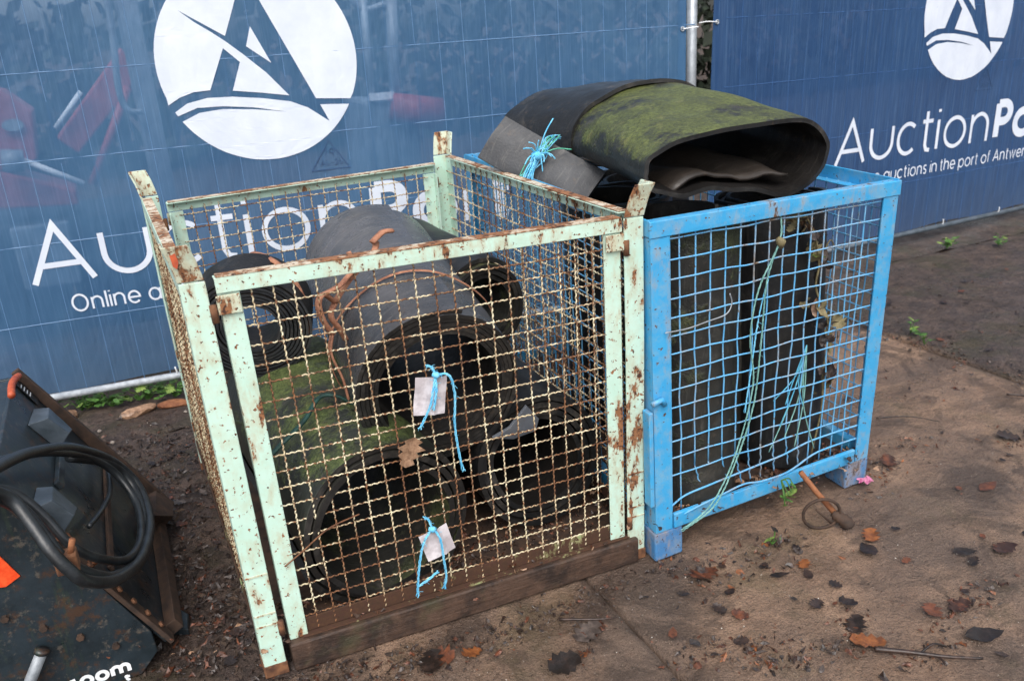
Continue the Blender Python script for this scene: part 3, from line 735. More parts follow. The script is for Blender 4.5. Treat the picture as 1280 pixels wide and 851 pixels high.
def roll_thing(name, label, mat, loc, m, inner='rubber_inner', edge='rubber_edge', group='rolls of rubber belting in the cages'):
    m_ = m; o = None
    me_v = m_.v; L = Vector(loc); m_.v = [tuple(Vector(v)-L) for v in me_v]
    o = m_.build(name, [mat, inner, edge], None, smooth=False); o.location = L; ORI[o.name] = L
    md = o.modifiers.new('edge', 'EDGE_SPLIT'); md.split_angle = math.radians(40)
    o.data.polygons.foreach_set('use_smooth', [True]*len(o.data.polygons))
    return tag(o, label, 'rubber roll', group)
r1 = roll_thing('rubber_roll', 'smooth grey rubber belt roll on top, tied with a brown strap', 'rubber_grey', (.50, .4, .35),
    spiral_roll((.508, .10, .543), (.558, .74, .665), .138, .192, 5.2, .009, .02, .008, .6, 1))
r2 = roll_thing('rubber_roll', 'moss covered rubber belt roll lying at the lower left of green cage', 'rubber_green', (.33, .4, .085),
    spiral_roll((.335, .06, .262), (.27, .72, .33), .155, .205, 2.6, .014, .045, .02, 2.2, 2), 'rubber_dim')
r3 = roll_thing('strip_coil', 'narrow black rubber strip coil of many thin windings leaning on left cage side', 'rubber_black', (.17, .55, .45),
    spiral_roll((.168, .50, .642), (.195, .60, .672), .062, .148, 9, .0066, .02, .005, 0, 3, nl=3), edge='rubber_sheet')
r4 = roll_thing('rubber_roll', 'dark roll with a green inside behind the top roll, right of it', 'rubber_black', (.78, .7, .3),
    spiral_roll((.80, .52, .56), (.74, 1.0, .60), .085, .135, 3.2, .012, .03, .012, 1, 4), 'rubber_dim')
r5 = roll_thing('rubber_roll', 'black rubber roll in the shade at the lower right of green cage', 'rubber_black', (.76, .4, .085),
    spiral_roll((.755, .12, .272), (.76, .85, .28), .11, .172, 3.4, .014, .05, .014, 1, 5), edge='rubber_black')
r6 = roll_thing('rubber_roll', 'dark roll deep in the green cage under the strip coil', 'rubber_green', (.2, .85, .085),
    spiral_roll((.20, .80, .245), (.74, .95, .25), .10, .155, 3, .014, .03, .01, 1, 6))
# grey folded rubber flap
m = MB(); fl = [(.625, .098, .385), (.668, .09, .405), (.712, .08, .456), (.745, .084, .41), (.738, .09, .378), (.68, .10, .366)]
m.prism([Vector(p) for p in fl], (.0, .008, .002)); m.build('rubber_flap', 'rubber_flap', bevel=.002)
tag(bpy.data.objects['rubber_flap'], 'pointed grey rubber flap sticking up beside the upper paper tag', 'rubber flap')
# brown strap round the top roll
def loop_round(C, ax, r, a0, a1, n=40, wob=.004):
    a, x, y = frame_from(ax); C = Vector(C)
    return [C + x*math.cos(t)*(r+wob*math.sin(t*5)) + y*math.sin(t)*(r+wob*math.cos(t*4)) + a*(.012*math.sin(t*2.3)) for t in [a0+(a1-a0)*i/n for i in range(n+1)]]
ax1 = Vector((.055, .64, .12))
cS = Vector((.50, .10, .545)) + ax1*.30
st = thing('tie_strap', 'brown plastic strap knotted round the grey roll', 'strap', cS)
MB().tube(loop_round(cS, ax1, .207, 0, 2*PI, 60), .005, 6, False, .35).build('band', 'strap_brown', st, smooth=True)
for Q, r_ in (([(.445, .27, .862), (.425, .24, .845), (.36, .22, .80), (.318, .20, .762), (.302, .19, .735), (.318, .19, .70), (.33, .2, .67)], .008),
          ([(.318, .20, .762), (.29, .18, .79), (.275, .17, .775), (.28, .17, .735), (.297, .17, .70)], .010),
          ([(.29, .18, .79), (.33, .19, .80), (.36, .21, .815), (.395, .22, .835)], .009), ([(.36, .22, .80), (.375, .23, .835), (.37, .235, .86)], .008),
          ([(.43, .25, .868), (.46, .26, .885), (.485, .27, .883)], .011), ([(.297, .17, .70), (.285, .16, .66), (.30, .15, .60), (.305, .145, .55)], .006)):
    MB().tube(spline([Vector(q) for q in Q], 6), r_, 6, True, .5).build('loose_end', 'strap_brown', st, smooth=True)
ct = thing('tie_strap', 'short brown strap hanging over the narrow strip coil', 'strap', (.25, .5, .7))
MB().tube(spline([(.215, .62, .80), (.235, .56, .802), (.27, .50, .775), (.295, .485, .72), (.305, .482, .66), (.30, .49, .6)], 6), .009, 6, True, .45).build('band', 'strap_brown', ct, smooth=True)
gs = MB().tube(spline([(.10, .16, .44), (.15, .165, .475), (.21, .2, .50), (.26, .25, .525), (.30, .25, .52), (.34, .24, .49)], 6), .008, 6, True, .6)
tag(gs.build('green_strap', 'strap_teal', smooth=True), 'dark teal strap lying across the mossy lower roll', 'strap')

# ------------------------------------------------------------------ belting in the blue cage
def standing(name, label, mat, cx, cy, z0, z1, r0, r1, turns, th, lean=(0, 0), seed=1, oval=.1, start=0):
    return roll_thing(name, label, mat, (cx, cy, z0), spiral_roll((cx, cy, z0), (cx+lean[0], cy+lean[1], z1), r0, r1, turns, th, oval, .015, start, seed, 12))
standing('rubber_roll', 'upright dark mossy roll standing at the left end of blue cage', 'rubber_dim', 1.185, .115, .10, .845, .11, .15, 3, .011, (.01, .02), 7)
standing('rubber_roll', 'upright black roll standing in the middle of blue cage', 'rubber_black', 1.525, .15, .10, .83, .10, .152, 3, .012, (-.015, .03), 8)
standing('rubber_roll', 'upright black roll standing far back in blue cage', 'rubber_black', 1.30, .60, .10, .80, .12, .18, 3, .012, (0, .02), 9)
standing('rubber_roll', 'upright roll against the rear corner of blue cage', 'rubber_black', 1.58, .90, .10, .78, .12, .17, 2, .012, (0, 0), 10)
standing('rubber_roll', 'thin upright roll between the two standing rolls of blue cage', 'rubber_dim', 1.355, .13, .10, .70, .02, .035, 2, .009, (.02, .03), 12)

def loft(F_, Bk, th, nl=14, seed=1, k=7, crease=.004, arc_=.0, thin_back=False):
    "thick sheet swept from outline F_ to outline Bk (closed outlines with the same count)"
    f = spline(F_, k, True); b = spline(Bk, k, True); n = len(f)
    rows = []
    m = MB()
    for j in range(nl+1):
        q = j/nl; row = [f[i].lerp(b[i], q) for i in range(n)]
        for i in range(n):
            p = row[i]; row[i] = p + Vector((0, 0, arc_*4*q*(1-q))) + Vector((crease*nz(i*.21, q*4, seed), 0, crease*1.4*nz(i*.17, q*3, seed+5)))
        c = sum(row, Vector())/n
        inner = []
        for i in range(n):
            tg = (row[(i+1) % n]-row[i-1]).normalized(); ax = (b[i]-f[i]).normalized(); nn = ax.cross(tg).normalized()
            inner.append((row[i], row[i]+nn*th))
        rows.append(inner)
    # make sure the second skin is inside
    c = sum((p[0] for p in rows[0]), Vector())/n
    sgn = sum(((p[1]-c).length-(p[0]-c).length) for p in rows[0])
    if sgn > 0: rows = [[(o, o-(i_-o)) for o, i_ in r] for r in rows]
    for r in rows:
        for o, i_ in r: m.v.append(tuple(o)); m.v.append(tuple(i_))
    id_ = lambda j, i, s_: (j*n+(i % n))*2+s_
    for j in range(nl):
        for i in range(n):
            m.cur = 0; m.face(id_(j, i, 0), id_(j, i+1, 0), id_(j+1, i+1, 0), id_(j+1, i, 0)); m.cur = 1; m.face(id_(j, i, 1), id_(j+1, i, 1), id_(j+1, i+1, 1), id_(j, i+1, 1))
    m.cur = 2
    for i in range(n):
        m.face(id_(0, i, 0), id_(0, i, 1), id_(0, i+1, 1), id_(0, i+1, 0)); m.face(id_(nl, i, 0), id_(nl, i+1, 0), id_(nl, i+1, 1), id_(nl, i, 1))
    return m
FO = [(1.06, .10, .955), (1.085, .10, 1.006), (1.21, .10, 1.036), (1.428, .10, 1.044), (1.56, .10, 1.035), (1.635, .10, .975), (1.615, .10, .895), (1.507, .10, .842), (1.40, .10, .872), (1.28, .10, .888), (1.165, .10, .893), (1.09, .10, .910)]
BO = [(1.185, .70, .955), (1.215, .70, 1.03), (1.31, .70, 1.085), (1.445, .70, 1.112), (1.57, .70, 1.098), (1.655, .70, 1.04), (1.66, .70, .97), (1.58, .70, .905), (1.48, .70, .90), (1.38, .70, .90), (1.28, .70, .895), (1.21, .70, .91)]
big = roll_thing('rubber_roll', 'big flattened moss green belt tube lying across the top of blue cage', 'rubber_mossy', (1.37, .4, .88), loft(FO, BO, .011, 16, 3, 8, .006, .012))
BO1 = [(1.16, .64, .938), (1.186, .64, 1.032), (1.29, .64, 1.096), (1.435, .64, 1.124), (1.573, .64, 1.106), (1.665, .64, 1.04), (1.70, .66, .95), (1.58, .66, .892), (1.45, .66, .887), (1.33, .66, .884), (1.22, .66, .883), (1.15, .66, .892)]
BO2 = [(1.09, .98, .93), (1.125, .98, 1.035), (1.26, .98, 1.09), (1.44, .98, 1.098), (1.60, .98, 1.075), (1.70, .98, 1.02), (1.72, .98, .95), (1.60, .98, .90), (1.46, .98, .894), (1.33, .98, .891), (1.22, .98, .89), (1.13, .98, .895)]
wr = roll_thing('rubber_roll', 'black rubber sheet wrapped round the far end of mossy tube', 'rubber_black', (1.41, .82, .88), loft(BO1, BO2, .012, 8, 5, 8, .005, 0))
# inner fold of the mossy tube
m = MB(); NFX, NFY = 14, 12
for a in range(NFX+1):
    for b in range(NFY+1):
        s_, q = a/NFX, b/NFY
        x = 1.16+.37*s_; y = .13+.45*q; z = .902+.034*math.sin(s_*PI)*(1-.3*q)+.016*math.sin(s_*8+q*3)+.010*nz(s_*7, q*4, 2) - .02*s_*(1-q) + .03*q
        m.v.append((x, y, z))
for a in range(NFX):
    for b in range(NFY): k = a*(NFY+1)+b; m.face(k, k+NFY+1, k+NFY+2, k+1)
fo = m.build('inner_fold', 'rubber_fold', big, smooth=True)
sd = fo.modifiers.new('thick', 'SOLIDIFY'); sd.thickness = .009
# flat sheet tied with twine
m = MB(); c4 = [Vector((.90, .72, .95)), Vector((.997, .72, 1.056)), Vector((1.2, .5, .897)), Vector((1.105, .5, .795))]
NA, NB = 16, 8; nn = (c4[1]-c4[0]).cross(c4[3]-c4[0]).normalized()
if nn.y > 0: nn = -nn
for L_ in (0, 1):
    for a in range(NA+1):
        for b in range(NB+1):
            s_, q = a/NA, b/NB
            p = c4[0].lerp(c4[3], s_).lerp(c4[1].lerp(c4[2], s_), q)
            p = p + nn*(.010*math.sin(q*PI) - .012*math.sin(s_*PI) + .004*nz(s_*4, q*3, 2) - L_*.026*(1 if 0 < q < 1 else .35))
            m.v.append(tuple(p))
K = (NA+1)*(NB+1); id2 = lambda L_, a, b: L_*K+a*(NB+1)+b
for a in range(NA):
    for b in range(NB): m.face(id2(0, a, b), id2(0, a+1, b), id2(0, a+1, b+1), id2(0, a, b+1)); m.face(id2(1, a, b), id2(1, a, b+1), id2(1, a+1, b+1), id2(1, a+1, b))
for a in range(NA):
    for b in (0, NB): m.face(id2(0, a, b), id2(0, a+1, b), id2(1, a+1, b), id2(1, a, b))
for b in range(NB):
    for a in (0, NA): m.face(id2(0, a, b), id2(0, a, b+1), id2(1, a, b+1), id2(1, a, b))
m.v = [tuple(Vector(v)-Vector((1.05, .6, .85))) for v in m.v]
sh = m.build('rubber_sheet', 'rubber_sheet', smooth=True); sh.location = (1.05, .6, .85)
sh.modifiers.new('edge', 'EDGE_SPLIT').split_angle = math.radians(40)
tag(sh, 'grey folded rubber sheet tied with blue twine, leaning at left of blue cage', 'rubber sheet')
# sheet lying below it, filling the cage
kx = c4[0].lerp(c4[3], .46); ky = c4[1].lerp(c4[2], .46)
tw = thing('twine', 'blue and green twine knotted round the grey folded rubber sheet', 'twine', kx.lerp(ky, .5))
kc = kx.lerp(ky, .55)+nn*.03
rr = random.Random(4)
for j in range(11):
    d = (ky-kx).normalized(); e = [kx-d*.015-nn*.01, kx+nn*.022, kc+Vector((rr.uniform(-.01, .01), 0, rr.uniform(-.006, .006))), ky+nn*.022, ky+d*.02-nn*.015]
    e = [p+Vector((rr.uniform(-.02, .02), rr.uniform(-.004, .004), rr.uniform(-.006, .006))) for p in e]
    MB().tube(spline(e, 6), .0018, 5, True).build('strand', 'twine_blue' if j % 3 else 'twine_green', tw, smooth=True)
for j in range(26):
    a = rr.uniform(0, 2*PI); L_ = rr.uniform(.03, .085)
    tip = kc + Vector((math.cos(a)*L_*1.1, -.01, math.sin(a)*L_*.55)) + nn*.012
    if j == 0: tip = kc + Vector((.055, 0, .10))
    if j == 1: tip = kc + Vector((.10, -.02, .01))
    if 2 <= j < 12: tip = kc + Vector((-.05+rr.uniform(-.03, .02), -.03, -.085+rr.uniform(-.03, .03)))
    MB().tube(spline([kc, kc.lerp(tip, .5)+Vector((rr.uniform(-.008, .008), -.004, .012)), tip], 6), .0019, 5, True).build('loose_end', 'twine_green' if j in (1, 6) else 'twine_blue', tw, smooth=True)
MB().tube([kc+nn*.004+Vector((-.018, 0, .004)), kc+nn*.008, kc+nn*.004+Vector((.016, 0, -.003))], [.008, .014, .008], 8).build('knot', 'twine_blue', tw, smooth=True)

def frayed(pts, r, seed, twist=140.0, n=3):
    "twisted twine: thin yarns winding round each other, fuzzy at the end"
    m = MB(); rr_ = random.Random(seed); P = spline([Vector(p) for p in pts], 14)
    L = 0.0; N_ = len(P)
    for k in range(n):
        out = []; L = 0.0
        for i, p in enumerate(P):
            if i: L += (P[i]-P[i-1]).length
            d = (P[min(i+1, N_-1)]-P[max(i-1, 0)]).normalized(); u_ = d.orthogonal().normalized(); v_ = d.cross(u_)
            a = L*twist + 2*PI*k/n; f = 1 + max(0, (i/N_-.88))*14
            out.append(p + (u_*math.cos(a)+v_*math.sin(a))*r*.62*f + Vector((nz(i*.35, k+seed), nz(i*.35, k+seed+9), nz(i*.35, k+seed+17)))*r*.5)
        m.tube(out, r*.52, 5)
    for k in range(7):
        i = rr_.randrange(3, N_-1); q = P[i]; e = q+Vector((rr_.uniform(-1, 1), rr_.uniform(-1, .2), rr_.uniform(-1, 1)))*.011
        m.tube([q, q.lerp(e, .5)+Vector((0, 0, .002)), e], .0005, 3)
    return m
# ------------------------------------------------------------------ paper tags
def paper_tag(label, C, w_, h_, rot, ends):
    yv = -.035
    t_ = thing('paper_tag', label, 'paper tag', (C[0], yv, C[1]), 'paper tags tied to the front gate')
    cs, sn = math.cos(rot), math.sin(rot); m = MB(); n = 8
    for a in range(n+1):
        for b in range(n+1):
            x, z = (a/n-.5)*w_, (b/n-.5)*h_
            cut = .0
            y = -.003*math.sin(a/n*PI) + .0035*nz(x*26, z*26, 1) + .004*(z/h_) - (.004 if a == 5 else 0) - .003*abs(b-3)/n
            m.v.append((C[0]+x*cs-z*sn, yv+y, C[1]+x*sn+z*cs))
    for a in range(n):
        for b in range(n): k = a*(n+1)+b; m.face(k, k+n+1, k+n+2, k+1)
    p = m.build('card', 'tag_paper', t_, smooth=False); s_ = p.modifiers.new('t', 'SOLIDIFY'); s_.thickness = .0005
    for E_ in ends:
        frayed(E_, .0026, int(E_[-1][0]*1000)).build('string', 'twine_blue', t_, smooth=True)
    k0 = Vector(ends[0][0]); MB().tube([k0+Vector((-.008, 0, .003)), k0+Vector((0, -.004, 0)), k0+Vector((.008, 0, -.003))], [.004, .008, .004], 7).build('knot', 'twine_blue', t_, smooth=True)
paper_tag('upper paper tag on the front gate, with a long hanging blue string', (.437, .597), .07, .083, -.17,
    [[(.452, -.042, .643), (.442, -.05, .62), (.43, -.05, .58), (.412, -.046, .545), (.404, -.044, .532)],
     [(.452, -.042, .643), (.478, -.05, .638), (.488, -.046, .59), (.484, -.04, .52), (.488, -.038, .45), (.495, -.036, .40)],
     [(.452, -.04, .645), (.455, -.01, .648), (.45, .008, .646)], [(.45, -.044, .64), (.446, -.052, .61), (.436, -.052, .57)]])
paper_tag('lower paper tag on the front gate, tilted, strings on both sides', (.418, .243), .068, .07, .22,
    [[(.408, -.042, .285), (.385, -.048, .262), (.372, -.046, .22), (.362, -.042, .16), (.358, -.04, .122)],
     [(.408, -.042, .285), (.42, -.052, .262), (.425, -.05, .2), (.428, -.044, .15), (.42, -.042, .122)],
     [(.408, -.04, .287), (.412, -.01, .288), (.408, .008, .286)], [(.362, -.042, .15), (.385, -.05, .165), (.41, -.046, .175)]])

# ------------------------------------------------------------------ leaves
def leaf_mesh(kind, seed, mat):
    r = random.Random(seed); out = []
    if kind == 'oak':
        for i in range(9):
            t_ = i/8; wv = (.16+.26*math.sin(PI*min(1, t_*1.05))**.8) * (1.15 if i % 2 else .62) * r.uniform(.8, 1.15)
            out.append((t_-.5, wv if 0 < i < 8 else .02))
    else:
        for i in range(9): t_ = i/8; out.append((t_-.5, .02+.24*math.sin(PI*t_**.85)*r.uniform(.92, 1.06)))
    m = MB(); cu = r.uniform(.25, .7); tw_ = r.uniform(-.7, .7); fold = r.uniform(.3, .9)
    def Z(x, y): return cu*x*x*.5 + fold*abs(y)*.32 + tw_*x*y*.8 + .10*nz(x*4+seed, y*6, seed) + .06*nz(x*9+seed, y*11, 3)
    for x, wv in out:
        for s_ in (-1, -.5, 0, .5, 1): m.v.append((x, s_*wv, Z(x, s_*wv)))
    for i in range(8):
        for k in range(4): b = i*5+k; m.face(b, b+5, b+6, b+1)
    me = bpy.data.meshes.new('leaf'); me.from_pydata(m.v, [], m.f); me.materials.append(M[mat]); me.update()
    me.polygons.foreach_set('use_smooth', [True]*len(me.polygons)); return me
LM = {}
def leaf_obj(name, mat, kind, seed, loc, size, rz, tilt=(0, 0), label='', group=None, parent=None):
    key = (kind, seed % 5, mat)
    if key not in LM: LM[key] = leaf_mesh(kind, seed % 5+11, mat)
    o = bpy.data.objects.new(name, LM[key]); COL.objects.link(o)
    o.location = loc if parent is None else Vector(loc)-ORI[parent.name]; o.rotation_euler = (tilt[0], tilt[1], rz); o.scale = (size, size, size) if parent is not None else (size*.9, size*.9, size*.62)
    if parent is not None: o.parent = parent
    else: tag(o, label, 'leaf', group)
    return o
GL = 'fallen leaves on the ground'
special = [
 ((.70, -.204), 'leaf_grey', 'oak', .085, .4, 'curled grey brown leaf standing up in front of the green cage'),
 ((.349, -.124), 'leaf_dark', 'oak', .08, 1.2, 'dark wet leaf in front of the cage base beam, near its middle'),
 ((.375, -.115), 'leaf_brown', 'oak', .07, 2.4, 'reddish leaf overlapping the dark wet leaf by the base beam'),
 ((.438, -.14), 'leaf_orange', 'oak', .055, .3, 'small orange leaf in front of the green cage base'),
 ((.603, -.267), 'leaf_dark', 'oak', .09, .1, 'dark crumpled leaf at the lower edge of the photo below the cages'),
 ((1.469, -.295), 'leaf_dark', 'plain', .085, 1.2, 'dark pointed leaf below the rusty rod'),
 ((1.52, -.255), 'leaf_orange', 'oak', .065, .9, 'orange leaf just beyond the end of the rusty rod'),
 ((1.29, -.26), 'leaf_orange', 'oak', .045, .7, 'small orange leaf before the middle of blue cage'),
 ((1.664, -.417), 'leaf_dark', 'plain', .065, -.5, 'dark narrow leaf lying alone on sandy ground at right'),
 ((1.761, -.455), 'leaf_brown', 'oak', .075, .1, 'rust brown leaf near the right photo edge, beside the dark narrow leaf'),
 ((1.208, -.265), 'leaf_dark', 'plain', .055, -.4, 'small dark oval leaf before the blue cage'),
 ((1.211, -.538), 'leaf_orange', 'oak', .085, -.7, 'large orange brown oak leaf on the sand at lower right'),
 ((1.233, -.482), 'leaf_dark', 'oak', .065, .6, 'dark leaf touching the large orange oak leaf'),
 ((1.484, -.549), 'leaf_brown', 'oak', .06, .1, 'brown curled leaf right of the large orange oak leaf'),
 ((1.444, -.641), 'leaf_dark', 'plain', .10, -.3, 'long dark leaf at the lower right'),
 ((1.414, -.532), 'leaf_brown', 'oak', .06, 1.0, 'brown leaf left of the curled brown one at lower right'),
 ((2.293, -.075), 'leaf_dark', 'oak', .075, -.8, 'dark brown leaf at the right photo edge, level with blue cage foot'),
 ((1.983, -.241), 'leaf_brown', 'plain', .08, .1, 'thin reddish leaf on the sand right of blue cage'),
 ((1.866, .004), 'leaf_brown', 'oak', .065, .7, 'brown leaf beside the right foot of blue cage'),
 ((1.274, -.419), 'leaf_dark', 'oak', .05, 2.0, 'small dark leaf between the orange leaves at lower right'),
 ((1.053, -.168), 'leaf_brown', 'oak', .09, .2, 'rusty leaf right of the left foot of blue cage'),
]
for i, ((x, y), mat, kd, s_, rz, lb) in enumerate(special):
    leaf_obj('fallen_leaf', mat, kd, i, (x, y, hgt(x, y)+.006), s_, rz, (rnd(-.2, .2), rnd(-.2, .2)), lb, GL)
rl = random.Random(21)
for i in range(70):
    REG = ['on the sand before the cages', 'on the sand right of the blue cage', 'in the dark litter before the slab joint', 'on the mud left of the green cage', 'on the mossy ground by the right fence']
    kr = rl.randrange(5)
    x, y = ([(rl.uniform(1.3, 2.2), rl.uniform(-.7, -.15)), (rl.uniform(1.8, 2.6), rl.uniform(-.2, 1.1)), (rl.uniform(.85, 1.3), rl.uniform(-.5, -.12)), (rl.uniform(-.15, .0), rl.uniform(.1, 1.5)), (rl.uniform(2.75, 4.2), rl.uniform(.0, 1.4))])[kr]
    mt_, cn = rl.choice([('leaf_dark', 'dark'), ('leaf_brown', 'brown'), ('leaf_grey', 'grey'), ('leaf_dark', 'dark')]); kd_, kn_ = rl.choice([('oak', 'lobed'), ('plain', 'narrow')])
    leaf_obj('fallen_leaf', mt_, kd_, i, (x, y, hgt(x, y)+.005), rl.uniform(.022, .05), rl.uniform(0, 6), (rl.uniform(-.2, .2), rl.uniform(-.2, .2)),
             'small %s %s dead leaf %s' % (cn, kn_, REG[kr]), 'small dead leaves scattered over the ground')
leaf_obj('stuck_leaf', 'leaf_tan', 'oak', 3, (.388, .0, .462), .078, .1, (1.45, 2.0), 'tan oak leaf caught in the front gate between the two paper tags')

# litter: uncountable crumbs of leaf, bark and grit
def litter(name, n, mats, spots, smin, smax, seed, label=None, zf=hgt, zo=-.0005):
    r = random.Random(seed); m = MB()
    for i in range(n):
        cx, cy, sx, sy = r.choice(spots); x, y = r.gauss(cx, sx), r.gauss(cy, sy)
        s_ = r.uniform(smin, smax)*(.6+.8*r.random()**2); a = r.uniform(0, 6.28); el = r.uniform(.18, .62)
        z = zf(x, y)+zo+r.uniform(0, .004); ca, sa = math.cos(a), math.sin(a); tx, ty = r.uniform(-.45, .45), r.uniform(-.45, .45)
        b = len(m.v); m.cur = r.randrange(len(mats))
        nk = 4 if s_ < .012 else 7
        for kk in range(nk):
            an = 2*PI*kk/nk; ra = r.uniform(.18, .62); px, py = ra*math.cos(an), ra*math.sin(an)*el
            X, Y = (px*ca-py*sa)*s_, (px*sa+py*ca)*s_
            m.v.append((x+X, y+Y, z+max(-.002, px*tx*s_+py*ty*s_+r.uniform(-.26, .26)*s_)))
        m.v.append((x, y, z+r.uniform(.0, .2)*s_))
        for k in range(nk): m.face(b+k, b+(k+1) % nk, b+nk)
    o = m.build(name, mats); return tag(o, kind='stuff', label=label, cat='litter')
litter('leaf_litter', 4200, ['leaf_dark', 'leaf_dark', 'soil', 'leaf_dark', 'soil', 'leaf_brown', 'leaf_grey'],
    [(-.1, .25, .13, .2), (-.12, .7, .12, .3), (-.05, 1.2, .2, .25), (-.3, 1.4, .3, .15), (.1, -.06, .1, .05), (.5, -.10, .28, .03), (3.3, .7, .5, .4), (2.72, .5, .05, .5)],
    .004, .024, 5, 'dark crumbled leaf litter strewn over the muddy ground')
litter('mud_litter', 1700, ['leaf_dark', 'leaf_grey', 'leaf_brown', 'soil', 'leaf_grey'], [(-.08, .15, .14, .1), (-.08, .35, .07, .12), (-.1, .75, .09, .25), (-.05, 1.15, .15, .2), (-.25, 1.35, .2, .15)], .006, .034, 35, 'trodden wet leaf scraps on the mud left of the green cage')
litter('wet_leaf_clumps', 950, ['leaf_dark', 'leaf_brown', 'leaf_grey', 'leaf_brown', 'leaf_dark', 'leaf_orange'],
    [(.95, -.43, .06, .03), (1.0, -.11, .03, .03), (1.12, -.13, .08, .02), (1.72, -.08, .05, .03), (.90, -.39, .06, .025), (1.02, -.46, .05, .025), (1.08, -.2, .07, .03), (1.22, -.2, .06, .025), (1.30, -.15, .05, .02), (1.24, -.47, .03, .015), (1.17, -.52, .03, .02), (1.46, -.57, .05, .02), (1.55, -.53, .05, .02), (1.05, -.5, .04, .02), (1.85, -.02, .06, .04), (2.0, .05, .1, .03), (1.3, -.62, .05, .02), (.45, -.15, .1, .02), (.72, -.2, .03, .02), (.62, -.26, .03, .012), (2.25, -.1, .06, .04), (2.4, .3, .1, .1)],
    .006, .026, 25, 'wet dark clumps of rotten leaves in front of the cages')
litter('bark_crumbs', 900, ['leaf_dark', 'soil', 'rust_dark', 'leaf_brown'], [(1.45, -.55, .35, .16), (1.9, -.1, .4, .35), (2.2, .5, .3, .4), (1.1, -.35, .3, .15), (.6, -.2, .25, .08)], .002, .009, 15, 'sparse dark bark crumbs on the sandy slabs')
litter('leaf_litter', 900, ['leaf_brown', 'leaf_dark', 'rust_dark', 'leaf_dark', 'leaf_tan'], [(.5, .12, .3, .06), (.3, .1, .2, .04), (.8, .2, .12, .1)], .010, .028, 6, 'brown leaf litter on the floor of the green cage', lambda x, y: .08)
litter('leaf_litter', 700, ['leaf_brown', 'leaf_dark', 'leaf_tan', 'leaf_dark', 'leaf_grey'], [(1.1, -.02, .06, .03), (1.35, -.01, .14, .03), (1.55, .02, .09, .05), (1.6, .3, .08, .2)], .012, .036, 8, 'brown leaf litter on the floor of the blue cage', lambda x, y: .1+max(0, .03*nz(x*9, y*9)))
litter('grit', 5200, ['grit', 'stone', 'soil', 'leaf_tan', 'rust_dark', 'stone', 'soil'], [(1.3, -.4, .5, .3), (1.9, .1, .5, .5), (.6, -.2, .3, .1), (1.3, -.4, .5, .3), (.9, -.3, .35, .15), (1.4, -.4, .4, .2), (.4, -.16, .3, .03), (2.1, .0, .4, .4), (-.1, 1.5, .2, .15), (3.2, .8, .6, .4)], .0015, .0045, 9, 'pale grit and tiny stones spread on the sandy ground')

# ------------------------------------------------------------------ twigs, rod, petal, sprouts
def twig(label, P, r, mat='bark', side=None):
    t_ = thing('twig', label, 'twig', P[0], 'twigs on the ground')
    pts = spline([Vector(p) for p in P], 6); n = len(pts)
    MB().tube(pts, [r*(1-.6*i/n) for i in range(n)], 6).build('stem', mat, t_, smooth=True)
    for s_ in side or []: MB().tube(spline([Vector(p) for p in s_], 4), r*.45, 5).build('side_shoot', mat, t_, smooth=True)
twig('dark twig with side shoots lying at the lower right', [(1.20, -.565, .012), (1.25, -.603, .012), (1.31, -.655, .013), (1.372, -.692, .01)], .006, 'leaf_dark', [[(1.27, -.62, .01), (1.31, -.62, .02), (1.34, -.63, .008)], [(1.3, -.645, .01), (1.29, -.67, .01)]])
twig('thin twig lying on the muddy strip at the right edge', [(2.55, .12, .01), (2.6, .05, .014), (2.62, -.06, .01)], .004, 'leaf_dark', [[(2.6, .05, .01), (2.66, .04, .016)]])
twig('short twig right of the blue cage', [(2.05, .22, .01), (2.14, .17, .014), (2.2, .1, .008)], .003, 'leaf_dark')
twig('short dark stick on the sand left of the crack, below the green cage', [(.66, -.14, .008), (.74, -.19, .012), (.78, -.2, .008)], .0035, 'leaf_dark')
rod = thing('rusty_rod', 'rusty rod leaning from the blue cage with a wire ring at its foot', 'rod', (1.49, -.18, 0))
MB().tube([(1.43, -.085, .142), (1.455, -.12, .092), (1.487, -.165, .035)], [.0075, .008, .0085], 8).build('shaft', 'rust_orange', rod, smooth=True)
MB().tube(spline([(1.478, -.16, .04), (1.49, -.175, .03), (1.50, -.19, .02), (1.505, -.197, .006)], 4), [.010]*2+[.016, .013, .017, .015, .019, .016, .018, .017, .019, .014, .007], 9).build('end_lump', 'rust_dark', rod, smooth=True)
MB().tube([(1.445+.045*math.cos(a*PI/10), -.155-.02*math.cos(a*PI/10), .045+.044*math.sin(a*PI/10)) for a in range(20)]+[(1.49, -.175, .045)], .0045, 6, False).build('ring', 'rust_dark', rod, smooth=True)
MB().tube([(1.43, -.15, .06), (1.47, -.168, .015)], .003, 5).build('spoke', 'rust_dark', rod, smooth=True)
pk = thing('petal', 'crumpled pink petal beside the right foot of blue cage', 'petal', (1.70, -.063, .0))
for k in range(6):
    a = k*1.05; leaf_obj('petal_piece', 'petal_pink', 'plain', k, (1.70+.012*math.cos(a), -.063+.012*math.sin(a), .016+.003*k), .026, a, (rnd(-.7, .7), rnd(-.7, .7)), parent=pk)
def sprout(name, label, base, tips, size, mats, stem='weed_green', lf='plain', cat='plant'):
    t_ = thing(name, label, cat, base); r = random.Random(len(label))
    for tp in tips:
        P = spline([Vector(base), Vector(base).lerp(Vector(tp), .5)+Vector((r.uniform(-.01, .01), r.uniform(-.01, .01), .012)), Vector(tp)], 5)
        MB().tube(P, .0018, 5).build('stem', stem, t_, smooth=True)
        leaf_obj('leaf', r.choice(mats), lf, r.randrange(5), tp, size*r.uniform(.8, 1.2), r.uniform(0, 6), (r.uniform(-.9, .9), r.uniform(-.9, .9)), parent=t_)
